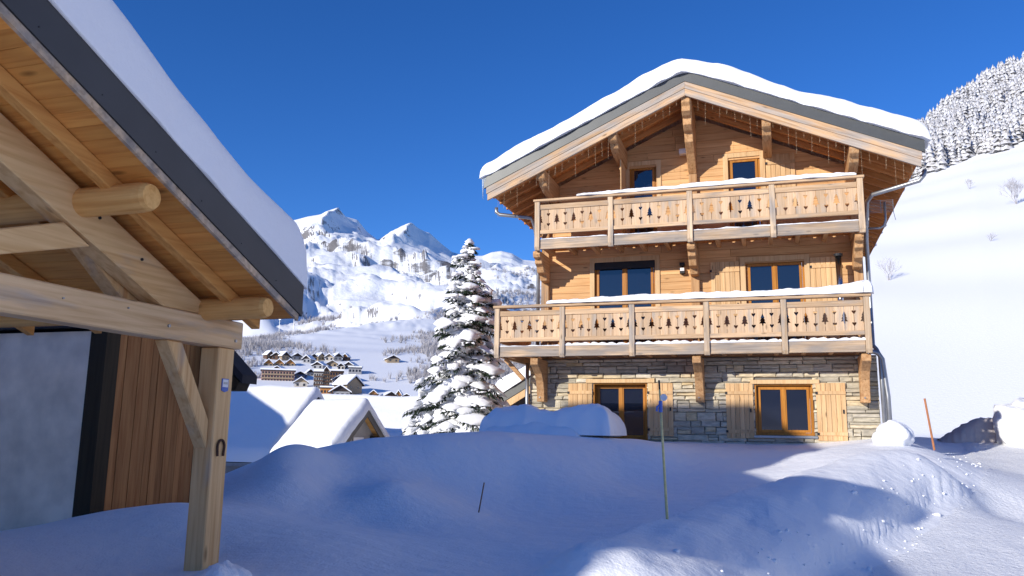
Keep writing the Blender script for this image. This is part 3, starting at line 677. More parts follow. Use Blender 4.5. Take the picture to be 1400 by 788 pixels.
# roof --------------------------------------------------------------
def strip(top, bot, s, y0, y1, x_in=0, x_out=HW):
    a, b_ = XR+s*x_in, XR+s*x_out
    return MB().prism([(a, zr(a, top)), (b_, zr(b_, top)), (b_, zr(b_, bot)), (a, zr(a, bot))], 'Y', y0, y1)
roof = MB().prism([(XR-HW, zr(XR-HW, 10.42)), (XR, 10.42), (XR+HW, zr(XR+HW, 10.42)), (XR+HW, zr(XR+HW, 10.12)), (XR, 10.12), (XR-HW, zr(XR-HW, 10.12))], 'Y', YV+.06, YE).build('roof', M['metal'], chalet)
for s in (-1, 1):
    strip(10.45, 10.175, s, YV-.015, YV+.055, 0, HW+.06).build('metal_fascia', M['metal'], roof)
    strip(10.172, 9.995, s, YV-.0, YV+.055, 0, HW).build('bargeboard', M['bargeL' if s < 0 else 'bargeR'], roof, bevel=.005)
    strip(9.992, 9.815, s, YV+.012, YV+.07, 0, HW-.03).build('bargeboard', M['bargeL' if s < 0 else 'bargeR'], roof, bevel=.005)
    n = 25
    for k in range(n):
        a, b_ = HW*k/n, HW*(k+1)/n-.006
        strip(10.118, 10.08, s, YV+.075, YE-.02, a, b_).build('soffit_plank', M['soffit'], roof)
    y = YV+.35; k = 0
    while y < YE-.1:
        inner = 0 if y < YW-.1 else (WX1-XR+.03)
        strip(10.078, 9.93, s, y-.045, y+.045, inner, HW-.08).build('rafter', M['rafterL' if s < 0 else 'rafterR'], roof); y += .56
for x, tall in ((-5.46, 0), (-3.6, 0), (XR, 1), (.07, 0), (1.95, 0)):
    z = zr(x, 9.925 if x != XR else 9.9); y0 = YV+.1
    if tall:
        p = [(y0, z), (y0, z-.22), (y0+.08, z-.3), (y0+.06, z-.42), (y0+.2, z-.5), (y0+.3, z-.52), (y0+.32, z-.68), (y0+.5, z-.78), (y0+.62, z-.8), (y0+.68, z-1.0), (y0+1.0, z-1.2), (YW-.135, z-1.6), (YW-.135, z)]
    else:
        p = [(y0, z), (y0-.01, z-.12), (y0+.04, z-.22), (y0+.13, z-.26), (y0+.2, z-.25), (y0+.28, z-.36), (y0+.5, z-.42), (y0+.8, z-.46), (YW-.006, z-.5), (YW-.006, z)]
    bracket(x, .21, p, 'purlin')
snow_slab('roof_snow', 'thick snow blanket over the gable roof of the large chalet', XR-HW-.12, XR+HW+.14, YV-.1, YE+.05, 150, 110,
          lambda X, Y: 10.455-SL*(np.sqrt((X-XR)**2+.03)-.0) , .45, .19, .05, 3, .11)
# drips of ice at the left eave
for dx, l in ((0, .58), (.06, .25)):
    p = (XR-HW-.09+dx, YV+.0, zr(XR-HW, 10.43))
    tag(MB().tube([p, (p[0], p[1], p[2]-l*.4), (p[0]+.005, p[1], p[2]-l)], [.03, .02, .003], 7).build('icicle', M['ice'], None, smooth=True),
        ('long icicle hanging from the left eave of the chalet roof' if l > .3 else 'short icicle beside the long one on the left chalet eave'), 'icicle')
# pipes
MB().tube([(-6.95, 19.9, 7.62), (-6.95, 19.9, 7.5), (-6.85, 19.9, 7.42), (-6.0, 20.0, 7.3), (-5.93, 20.1, 7.1), (-5.93, 20.3, 6.8), (-5.93, 20.5, 6.0), (-5.93, 20.5, 3.7)], .05, 10).build('downpipe', M['zinc'], chalet, smooth=True)
MB().tube([(-6.16, 20.35, 3.45), (-6.16, 20.35, 1.2)], .05, 10).build('downpipe', M['zinc'], chalet, smooth=True)
MB().tube([(3.42, 19.4, 7.62), (3.4, 19.4, 7.5), (3.3, 19.42, 7.38), (2.35, 19.75, 7.22), (2.24, 19.9, 7.1), (2.24, 20.3, 6.7), (2.24, 20.5, 6.3), (2.24, 20.5, 3.8), (2.3, 20.4, 3.68), (2.36, 20.33, 3.5), (2.37, 20.33, 1.2)], .05, 10).build('downpipe', M['zinc'], chalet, smooth=True)
MB().tube([(2.12, 20.3, 3.62), (2.22, 20.3, 3.62), (2.32, 20.3, 3.58), (2.4, 20.32, 3.45), (2.47, 20.33, 2.6), (2.48, 20.33, 1.2)], .055, 10).build('downpipe', M['zinc'], chalet, smooth=True)
# television aerial: wire grid on a bent arm
ant = thing('aerial', 'wire grid television aerial on a bent arm by the upper balcony', 'aerial', (2.25, 20.4, 6.6))
MB().tube([(2.13, 20.5, 6.6), (2.55, 20.45, 6.58), (2.64, 20.43, 6.63), (2.68, 20.42, 6.75), (2.68, 20.42, 7.2)], .028, 8).build('arm', M['zinc'], ant, smooth=True)
b = MB()
for k in range(9): b.tube([(2.32, 20.38, 6.95+k*.036), (2.86, 20.38, 6.95+k*.036)], .005, 4)
for x in (2.32, 2.59, 2.86): b.tube([(x, 20.38, 6.94), (x, 20.38, 7.25)], .008, 4)
b.tube([(2.32, 20.38, 6.94), (2.3, 20.42, 6.62)], .008, 4).tube([(2.86, 20.38, 6.94), (2.9, 20.42, 6.75)], .01, 4)
b.build('reflector_grid', M['zinc'], ant)
# stove flue on the lower balcony, lamps
fl = thing('stove_flue', 'short steel flue pipe with black cowl at the right end of the lower balcony', 'flue', (1.56, 20.05, 3.8))
MB().tube([(1.56, 20.05, 3.77), (1.56, 20.05, 5.86)], .07, 14).build('pipe', M['chrome'], fl, smooth=True)
MB().tube([(1.56, 20.05, 5.86), (1.56, 20.05, 5.92)], .1, 14).build('cowl', M['black'], fl)
MB().tube([(1.56, 20.05, 5.06), (1.56, 20.05, 5.1)], .2, 14).build('collar', M['black'], fl)
lamp = MB().box(-2.12, -1.9, YW-.2, YW-.02, 8.86, 9.0).build('wall_lamp', M['white'], None, bevel=.01)
tag(lamp, 'white box lamp high on the gable beside the centre upright', 'lamp')
lo = thing('wall_lamp', 'small black lantern on the wall beside the roller blind door', 'lamp', (-2.1, YW-.05, 5.75))
MB().box(-2.17, -2.05, YW-.16, YW-.02, 5.9, 5.98).build('cap', M['black'], lo); MB().box(-2.16, -2.06, YW-.15, YW-.05, 5.76, 5.84).build('glass', M['white'], lo)
MB().box(-2.17, -2.05, YW-.16, YW-.02, 5.7, 5.76).build('base', M['black'], lo); MB().box(-2.13, -2.09, YW-.045, YW-.02, 5.76, 5.9).build('back_plate', M['black'], lo)
# curtain of fairy lights under the bargeboards
fl_ = thing('fairy_lights', 'curtain of unlit fairy lights hanging below the chalet bargeboards', 'lights', (XR, YV+.1, 9.8))
bw, bb = MB(), MB(); rl = random.Random(9); x = -HW+.3
while x < HW-.2:
    xx = XR+x; zt = zr(xx, 9.84); l = rl.choice([.15, .3, .45, .6]); y = YV+.085
    bw.tube([(xx, y, zt), (xx+rl.uniform(-.02, .02), y, zt-l)], .0018, 3, False)
    for q in range(1, int(l/.1)+1): bb.add([(xx-.005, y, zt-q*.1), (xx+.005, y, zt-q*.1), (xx, y-.005, zt-q*.1-.012), (xx, y+.005, zt-q*.1-.02), (xx, y, zt-q*.1-.022)], [(0, 1, 2), (0, 3, 1), (0, 2, 4), (1, 4, 2), (1, 3, 4), (0, 4, 3)])
    x += .17
bw.build('wire', M['bulb'], fl_)['kind'] = 'stuff'; bb.build('bulbs', M['bulb'], fl_)['kind'] = 'stuff'
# snow lying on rails and deck edges
def rail_snow(nm, lab, x0, x1, z, y0, y1, T, seed, thin=None):
    snow_slab(nm, lab, x0, x1, y0, y1, max(40, int((x1-x0)/.04)), 12, lambda X, Y: X*0+z, T, .08, .03, seed, .06, M['snow_clod'], .3, thin=thin)
rail_snow('rail_snow', 'strip of snow on the handrail of the upper balcony', -4.6, 2.0, 7.592, YB-.12, YB+.1, .12, 4, lambda X, Y: .55+.45*sstep(-5, -1, X)*(1-.6*sstep(.9, 1.9, X)))
rail_snow('rail_snow', 'ragged strip of snow on the handrail of the lower balcony', -5.4, 2.2, 4.847, YB-.13, YB+.11, .17, 6, lambda X, Y: .5+.4*sstep(-5.4, -3, X)+.55*sstep(.2, 2, X))
def scallop(X, Y): return .35+.65*np.abs(np.sin((X+.1)*math.pi/.22))**.6
for k in range(5): rail_snow('deck_snow', ['snow along the lower balcony floor edge in the first bay from the left', 'snow along the lower balcony floor edge in the second bay from the left', 'snow along the lower balcony floor edge in the middle bay', 'scalloped snow along the lower balcony floor edge in the fourth bay', 'scalloped snow along the lower balcony floor edge in the rightmost bay'][k], LX[k]+.07, LX[k+1]-.07, 3.792, YB-.02, YB+.12, .075 if k else .03, 20+k, scallop if k else None)
for k in range(4): rail_snow('deck_snow', ['thin', 'thin', 'thin', 'thin'][k]+' snow line on the upper balcony floor edge in the '+['leftmost', 'second', 'third', 'rightmost'][k]+' bay', UX[k]+.07, UX[k+1]-.07, 6.532, YB-.02, YB+.06, .035, 30+k)

# ------------------------------------------------------------------ carport on the left
CX, CVX = -4.68, -4.0                       # truss face, verge
CY, CRY, CSL = 6.2, 2.95, .42                # eave, ridge, slope
CXL = -15.0
def cso(y): return 2.66+CSL*(6.13-(y if y >= CRY else 2*CRY-y))     # underside of the boarding
CY0 = 2*CRY-CY
carport = thing('carport', 'open timber carport with braced truss and snowy roof in the left foreground', 'carport', (CX, 6.1, .3))
# post with its two foot pieces
MB().box(CX-.21, CX-.012, 6.02, 6.24, .1, 2.395).build('post', M['car_post'], carport, bevel=.01)
MB().box(CX-.21, CX-.012, CRY-.1, CRY+.1, -.2, 2.395).build('post', M['car_post'], carport, bevel=.01)
for X in (-9.9, -14.8):
    for y in (6.02, CRY-.1): MB().box(X-.1, X+.1, y, y+.2, -.2, 2.395).build('post', M['car_post'], carport)
def truss(X):
    tb = MB().box(X-.2, X, CRY-.2, 6.33, 2.4, 2.65).build('tie_beam', M['car_beam'], carport, bevel=.012)
    for s in (1,):
        ya, yb = (5.9, CRY) if s > 0 else (2*CRY-5.9, CRY)
        za = 2.655; zb = cso(CRY)-.26
        d = .27; n = CSL
        L = MB().prism([(ya, za), (ya-s*.62, za), (yb, zb-.02), (yb, zb+d), (ya+s*.02, za+.03)], 'X', X-.19, X-.01)
        L.build('principal_rafter', M['car_raf'], carport, bevel=.01)
    # long raking brace from purlin to post, passing behind rafter and tie beam
    MB().prism([(4.36, 3.22), (4.62, 3.22), (5.36, 2.66), (5.08, 2.66)], 'X', X-.36, X-.2).build('brace', M['car_post'], carport, bevel=.01)

    MB().prism([(3.0, 2.66), (3.45, 2.66), (4.52, 2.98), (4.27, 3.1)], 'X', X-.17, X-.03).build('strut', M['car_raf'], carport, bevel=.008)
    MB().box(X-.19, X-.02, CRY-.1, CRY+.1, 2.655, cso(CRY)-.29).build('king_post', M['car_post'], carport)
    return tb
tb = truss(CX)
for y, z in ((5.35, 2.5), (6.22, 2.47), (4.3, 2.56), (4.9, 2.58)):
    MB().tube([(CX-.02, y, z), (CX+.012, y, z)], .014 if y > 5 else .007, 10).build('bolt', M['zinc'], carport)
for y, z in ((5.0, 2.98), (4.55, 3.2)): MB().tube([(CX-.02, y, z), (CX+.001, y, z)], .012, 8).build('bolt', M['black'], carport)
# knee brace from post to tie beam, seen on the near side
MB().prism([(5.42, 2.398), (5.6, 2.398), (6.018, 1.75), (6.018, 1.5)], 'X', CX-.2, CX-.06).build('knee_brace', M['car_post'], carport, bevel=.01)
# round log purlins with trimmed ends
def log(y, z, r, x1):
    pts = [(CXL+.2, y, z), (-9, y, z), (x1-.09, y, z), (x1-.03, y, z), (x1, y, z)]
    MB().tube(pts, [r, r, r*.99, r*.93, r*.8], 20).build('log_purlin', M['car_log'], carport, smooth=False)
log(4.4, cso(4.4)-.112, .108, CVX-.09); log(5.8, cso(5.8)-.1, .096, CVX-.06); log(CRY, cso(CRY)-.14, .13, CVX-.16)
# roof: boarding, rafters, flashing
def cslope(y0, y1, t0, t1, x0, x1):       # slab following one slope, t = vertical offset above the boarding's underside
    return MB().prism([(y0, cso(y0)+t0), (y1, cso(y1)+t0), (y1, cso(y1)+t1), (y0, cso(y0)+t1)], 'X', x0, x1)
croof = cslope(CRY, CY, .06, .3, CXL, CVX-.035).build('roof', M['metal_d'], carport)
n = 27; rc = random.Random(2)
for k in range(n):
    a = CRY+(CY-CRY)*k/n; b_ = CRY+(CY-CRY)*(k+1)/n-.004; o = rc.uniform(-.003, .003)
    cslope(a, b_, .028+o, .056, CXL+.1, CVX-.045+rc.uniform(-.02, .0)).build('soffit_plank', M['car_sof'], croof)
for X in (-4.42, -5.35, -6.2, -7.05, -7.9, -8.75, -9.6): cslope(CRY+.01, CY-.05, -.09, .024, X-.045, X+.045).build('rafter', M['car_sofY'], croof, bevel=.006)
cslope(CRY, CY+.03, .062, .335, CVX-.03, CVX).build('metal_fascia', M['metal_d'], croof)
cslope(CRY, CY-.01, .0, .058, CVX-.04, CVX-.012).build('verge_batten', M['fascia_w'], croof)
MB().box(CXL, CVX-.032, CY+.002, CY+.028, cso(CY)+.03, cso(CY)+.33).build('eave_flashing', M['metal_d'], croof)
rn = random.Random(4)
for k in range(7):
    y = CRY+.35+k*.5; MB().tube([(CVX-.002, y, cso(y)+.13), (CVX+.004, y, cso(y)+.13)], .0045, 6).build('nail', M['black'], croof)
snow_slab('roof_snow', 'smooth thick snow layer on the carport roof in the left foreground', CXL, CVX+.02, CRY-.05, CY+.08, 110, 70,
          lambda X, Y: 2.995+CSL*(6.13-Y), .56, .15, .025, 8, .02, fs=1.6)
# horseshoe and enamel plate on the post
hs = [(CX+.0, 6.13+.045*math.cos(a)*(1.05 if abs(math.sin(a)) < .5 else 1), 1.52+.06*math.sin(a)) for a in np.linspace(-.35, math.pi+.35, 13)]
hs = [(p[0], p[1], p[2]) for p in hs]; hs = [(CX, 6.168, 1.44)]+hs[1:-1]+[(CX, 6.092, 1.44)]
tag(MB().tube(hs, .011, 6).build('horseshoe', M['rust']), 'rusty horseshoe nailed to the carport post, open end down', 'horseshoe')
pl = thing('enamel_plate', 'small white and blue badge plate high on the carport post', 'sign', (CX, 6.13, 2.0))
MB().prism([(6.085, 2.015), (6.13, 2.0), (6.175, 2.015), (6.175, 2.12), (6.085, 2.12)], 'X', CX-.011, CX-.004).build('plate', M['blue'], pl)
MB().box(CX-.004, CX-.0015, 6.093, 6.167, 2.045, 2.113).build('white_field', M['white'], pl)
b = MB()
for k in range(5): b.box(CX-.0015, CX-.0005, 6.102+k*.012, 6.109+k*.012, 2.07, 2.09)
b.build('lettering', M['zinc'], pl)

# shed behind the carport: concrete wall, dark corner strip, vertical boards
SY = 8.0
shed = thing('shed', 'low shed of bare concrete and brown boards behind the carport', 'shed', (-8, SY, .3))
MB().box(-16, -8.16, SY, SY+.25, -.3, 2.86).build('concrete_wall', M['concrete'], shed)
MB().box(-16, -8.16, SY+.25, 9.8, 2.7, 2.86).build('wall_top', M['concrete'], shed)
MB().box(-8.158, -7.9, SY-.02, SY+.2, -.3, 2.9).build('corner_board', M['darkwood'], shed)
rb = random.Random(8); y = SY+.205
while y < 9.9:
    MB().box(-7.98, -7.9+rb.uniform(-.005, .005), y, y+.112, -.3, 2.9).build('board', M['shed_board'], shed); y += .118
MB().box(-15.9, -7.99, 9.8, 10.0, -.3, 2.9).build('wall', M['shed_board'], shed)
MB().box(-16.2, -7.85, SY-.1, 10.0, 2.905, 3.05).build('roof', M['darkroof'], shed)
MB().prism([(-8.3, 3.5), (-7.12, 2.42), (-7.12, 2.3), (-8.3, 3.3)], 'Y', 9.68, 10.02).build('verge', M['darkroof'], shed)
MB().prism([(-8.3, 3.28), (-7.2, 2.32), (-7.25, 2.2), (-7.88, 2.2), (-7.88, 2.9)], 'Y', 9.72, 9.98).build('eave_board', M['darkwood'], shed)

# the neighbour's house that the carport belongs to: it stands behind the camera's left shoulder and shades the yard
nh = thing('neighbour_house', 'tall house behind the carport, left of the view, that shades the yard', 'house', (-18, -8, 0))
MB().box(-21.5, -9.6, -8.4, -2, -1, 6.4).build('wall', M['plaster'], nh)
MB().prism([(-22.6, 6.5), (-15, 9.6), (-8.6, 6.9), (-8.6, 6.65), (-15, 9.35), (-22.6, 6.25)], 'Y', -9, -1.2).build('roof', M['metal_d'], nh)
MB().prism([(-21.5, 6.42), (-21.5, 6.6), (-15, 9.3), (-9.6, 7.0), (-9.6, 6.42)], 'Y', -8.3, -2.1).build('gable', M['plank'], nh)
MB().box(-17.2, -13, -6, -1.5, 8, 10.6).build('dormer', M['plank'], nh); MB().box(-17.5, -12.8, -6.3, -1.25, 10.602, 10.75).build('dormer_roof', M['metal_d'], nh)
fh = thing('neighbour_house', 'house beyond the left edge of the view whose shadow crosses the left garage roof', 'house', (-31, 10, 0))
MB().box(-35, -26.9, 7, 13.6, -2, 7.4).build('wall', M['plaster'], fh)
MB().prism([(-36, 7.2), (-31, 9.6), (-26.2, 7.4), (-26.2, 7.15), (-31, 9.35), (-36, 6.95)], 'Y', 6.3, 14.2).build('roof', M['darkroof'], fh)

# ------------------------------------------------------------------ garages and the house behind the chalet
def garage(name, lab, x0, x1, yr, zt, half, slope, eave_z, wz0, window_, snowlab, seed):
    g = thing(name, lab, 'garage', ((x0+x1)/2, yr, wz0))
    za = zt-.42
    MB().box(x0+.25, x1-.3, yr-half+.45, yr+half-.45, wz0, za-slope*(half-.45)-.05).build('wall', M['plaster'], g)
    MB().prism([(yr-half+.45, za-slope*(half-.45)-.06), (yr, za-.16), (yr+half-.45, za-slope*(half-.45)-.06)], 'X', x1-.5, x1-.3).build('gable', M['plaster'], g)
    MB().prism([(yr-half+.45, za-slope*(half-.45)-.06), (yr, za-.16), (yr+half-.45, za-slope*(half-.45)-.06)], 'X', x0+.25, x0+.45).build('gable', M['plaster'], g)
    r = MB()
    for s in (-1, 1): r.prism([(yr, za), (yr+s*half, za-slope*half), (yr+s*half, za-slope*half-.14), (yr, za-.14)], 'X', x0, x1-.04)
    r = r.build('roof', M['darkroof'], g)
    for s in (-1, 1):
        MB().prism([(yr, za+.02), (yr+s*half, za+.02-slope*half), (yr+s*half, za-slope*half-.26), (yr, za-.26)], 'X', x1-.038, x1).build('verge_fascia', M['metal'] if window_ else M['metal_d'], r)
        MB().prism([(yr+s*.05, za-.16), (yr+s*(half-.05), za-.16-slope*(half-.1)), (yr+s*(half-.05), za-.2-slope*(half-.1)), (yr+s*.05, za-.2)], 'X', x1-.3, x1-.05).build('soffit', M['car_log'], r)
    MB().box(x0, x1, yr-half-.07, yr-half+.02, za-slope*half-.2, za-slope*half-.08).build('gutter', M['zinc'], r)
    if window_:
        MB().box(x1-.305, x1-.27, yr-.5, yr+.28, wz0+2.3, wz0+2.98).build('window', M['white'], g)
        for yy in (yr-.55, yr+.28): MB().box(x1-.3, x1-.25, yy, yy+.05, wz0+2.28, wz0+3.0).build('window_frame', M['zinc'], g)
        MB().box(x1-.4, x1-.06, yr+.78, yr+1.02, za-slope*1.0-.5, za-slope*1.0-.24).build('purlin_end', M['darkwood'], g)
    snow_slab('roof_snow', snowlab, x0-.05, x1+.06, yr-half-.1, yr+half+.1, 60, 70, lambda X, Y: za+.03-slope*np.sqrt((Y-yr)**2+.002), .42, .25, .03, seed, .04, fs=1.5)
    return g
garage('garage', 'grey garage with a gable window under thick snow, nearest the spruce', -16.35, -14, 26.45, 2.8, 2.35, .72, 0, -1.6, True, 'snow on the roof of the garage with the gable window', 11)
garage('garage', 'left garage with wide snowy roof beside the carport post', -24, -17.9, 29.4, 3.4, 3.1, .82, 0, -1.8, False, 'snow on the wide left garage roof, half in blue shade', 12)
garage('garage', 'rear garage whose snowy roof shows between the gable garage and the spruce', -24, -13.2, 36.5, 3.35, 3.2, .62, 0, -2, False, 'snow on the rear garage roof left of the spruce', 13)
hb = thing('house', 'house behind the chalet, only its snowy left eave showing past the spruce', 'house', (-6, 36, 0))
xe, ze = -10.45, 2.85
hr = MB().prism([(xe, ze), (-4, ze+6.4*.6), (2, ze+.3), (2, ze+.1), (-4, ze+6.4*.6-.22), (xe, ze-.22)], 'Y', 30.06, 38).build('roof', M['darkroof'], hb)
MB().prism([(xe, ze+.04), (-4, ze+6.4*.6+.04), (-4, ze+6.4*.6-.3), (xe, ze-.3)], 'Y', 30, 30.05).build('verge_fascia', M['metal'], hr)
MB().prism([(xe+.05, ze-.3), (-4, ze+6.4*.6-.34), (-4, ze+6.4*.6-.62), (xe+.05, ze-.58)], 'Y', 30.0, 30.06).build('bargeboard', M['trim'], hr)
MB().prism([(-9.4, 0), (-9.4, 2.95), (-4, 6.1), (1, 2.9), (1, 0)], 'Y', 31, 37.5).build('wall', M['plank'], hb)
snow_slab('roof_snow', 'snow on the roof of the house behind the chalet', xe-.08, -4, 29.92, 38, 40, 40, lambda X, Y: ze+.05+.6*(X-xe), .65, .3, .05, 14, .05)

# ------------------------------------------------------------------ things standing in the yard
# low shelter buried in snow, corrugated edge showing
p0 = at(690, 600, 'Y', 17.6); p1 = at(846, 600, 'Y', 17.6)
lsx0, lsx1 = p0.x+.05, p1.x-.1
low = thing('low_shelter', 'low corrugated shelter almost buried in snow before the left ground floor door', 'shelter', ((lsx0+lsx1)/2, 17.9, 1.2))
pts = []
zz = at(840, 597, 'Y', 17.4).z
for k in range(81): x = lsx0+(lsx1-lsx0)*k/80; pts.append((x, zz+.012*math.sin(k*1.6)))
MB().prism(pts+[(q[0], q[1]-.006) for q in pts[::-1]], 'Y', 17.25, 18.6).build('corrugated_sheet', M['zinc'], low)
for x, y in ((lsx1-.45, 17.35), (lsx1-.45, 18.5), (lsx0+.1, 17.35), (lsx0+.1, 18.5)): MB().box(x-.04, x+.04, y-.04, y+.04, .8, zz-.014).build('leg', M['fascia_w'], low)
snow_slab('shelter_snow', 'rounded shaded snow heap on the low shelter', lsx0-.45, lsx1+.06, 16.95, 18.75, 80, 50, lambda X, Y: X*0+zz+.012, .6, .34, .12, 15, .06, thin=lambda X, Y: 1-.1*np.abs((X+4.6)/1.5), fs=.8)
snow_slab('drift', 'shaded snow drift banked under the left of the low shelter', lsx0-.45, lsx1-.42, 16.6, 18.0, 50, 30, lambda X, Y: X*0+zz-.75, .95, .5, .12, 16, .05, fs=.7)
# marker poles
pb = at(912, 707, 'Y', 9.4); pt = at(901, 520, 'Y', 9.35)
pole = thing('marker_pole', 'tall yellowish bamboo pole with blue tape standing on the snow bank', 'pole', (pb.x, pb.y, pb.z))
MB().tube([(pb.x+.01, pb.y, pb.z-.4), pb, (pb+pt)/2, pb.lerp(pt, .8)], [.016, .016, .014, .013], 8).build('cane', M['bamboo'], pole, smooth=True)
MB().tube([pb.lerp(pt, .8), pb.lerp(pt, .93)], .011, 8).build('cane_tip', M['bamboo'], pole); MB().tube([pb.lerp(pt, .93), pt], .011, 8).build('dark_end', M['black'], pole)
q = pb.lerp(pt, .8); MB().tube([q+Vector((0, 0, -.06)), q+Vector((0, 0, .07))], .022, 8).build('blue_tape', M['blue'], pole)
MB().tube([q+Vector((-.01, -.02, .02)), q+Vector((-.035, -.03, -.0)), q+Vector((-.04, -.03, -.05))], .012, 6).build('tape_knot', M['blue'], pole)
q = pb.lerp(pt, .87)+Vector((.045, -.015, .0)); MB().tube([q, q+Vector((.0, -.012, 0))], .04, 14).build('reflector', M['white'], pole)
for nm, lab, a, c, Y, r, mt in (('stake', 'leaning orange brown stake on the sunlit bank right of the chalet', (1273, 592), (1264, 545), 17.2, .02, 'stake'),
                                ('stake', 'short dark stick poking from the shaded drift', (655, 698), (662, 660), 12.2, .011, 'stick')):
    A_, B_ = at(*a, 'Y', Y), at(*c, 'Y', Y); tag(MB().tube([A_+(A_-B_)*.5, B_], r, 7).build(nm, M[mt]), lab, 'stake')
# lumps of thrown snow
def lump(lab, px, py, Y, rx, ry, rz, seed, mat='snow_clod', name='snow_lump', sink=.35):
    p = at(px, py, 'Y', Y); bm = bmesh.new(); bmesh.ops.create_icosphere(bm, subdivisions=4, radius=1)
    for v in bm.verts:
        n = float(fbm(np.array([v.co.x*1.4+v.co.z]), np.array([v.co.y*1.4-v.co.z*.7]), seed, 4)[0]); s = 1+.22*n
        v.co = Vector((v.co.x*rx*s, v.co.y*ry*s, v.co.z*rz*s))+p
    me = bpy.data.meshes.new(name); bm.to_mesh(me); bm.free(); me.polygons.foreach_set('use_smooth', [True]*len(me.polygons)); me.materials.append(M[mat])
    return tag(link(name, me), lab, 'snow')
lump('bright heaped snow at the right foot of the chalet', 1221, 597, 18.2, .36, .36, .3, 3)
lump('rounded snow lump at the foot of the carport post', 302, 800, 5.3, .2, .2, .16, 5)
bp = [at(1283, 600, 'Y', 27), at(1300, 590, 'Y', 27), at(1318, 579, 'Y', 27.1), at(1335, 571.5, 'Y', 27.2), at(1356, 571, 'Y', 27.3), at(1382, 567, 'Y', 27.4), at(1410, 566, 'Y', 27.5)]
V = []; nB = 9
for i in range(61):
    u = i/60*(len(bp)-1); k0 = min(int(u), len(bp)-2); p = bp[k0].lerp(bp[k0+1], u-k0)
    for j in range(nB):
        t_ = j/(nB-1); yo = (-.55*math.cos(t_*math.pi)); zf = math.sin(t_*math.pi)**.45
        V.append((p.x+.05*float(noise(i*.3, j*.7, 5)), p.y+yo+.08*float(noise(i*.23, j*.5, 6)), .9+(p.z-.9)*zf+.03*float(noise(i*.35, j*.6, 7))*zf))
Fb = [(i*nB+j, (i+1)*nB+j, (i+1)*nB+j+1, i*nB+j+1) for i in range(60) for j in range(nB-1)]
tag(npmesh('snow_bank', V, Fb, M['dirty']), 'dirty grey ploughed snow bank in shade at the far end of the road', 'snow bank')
lump('white snow heap beside the dirty bank at the right edge', 1398, 590, 26.6, .75, .9, .85, 10)

# crumbs of snow along the berm's foot and on the road edge (too many to count)
rk = random.Random(31); bm_ = bmesh.new(); bmesh.ops.create_icosphere(bm_, subdivisions=1, radius=1); cv = np.array([tuple(v.co) for v in bm_.verts]); cf = np.array([[v.index for v in f.verts] for f in bm_.faces]); bm_.free()
CVs, CFs = [], []; ncl = 220
cy = np.array([rk.uniform(6.5, 24) for _ in range(ncl)]); cx = road_left(cy)+np.array([rk.gauss(.15, .3) for _ in range(ncl)])
far_e = np.array([rk.random() < .25 for _ in range(ncl)]); cx = np.where(far_e, cx+np.array([rk.uniform(0, 4) for _ in range(ncl)]), cx); cz = ground_z(cx, cy)
for i in range(ncl):
    r_ = min(.05, .011*math.exp(abs(rk.gauss(0, .6)))); jit_ = np.array([[rk.uniform(.7, 1.3) for _ in range(3)] for _ in cv])
    CVs.append(cv*jit_*r_*np.array([1, 1, .75])+np.array([cx[i], cy[i], cz[i]+r_*.3])); CFs.append(cf+i*len(cv))
tag(npmesh('snow_crumbs', np.concatenate(CVs), np.concatenate(CFs), M['snow_clod'], False), 'loose crumbs of snow along the edge of the ploughed road', 'snow', kind='stuff')

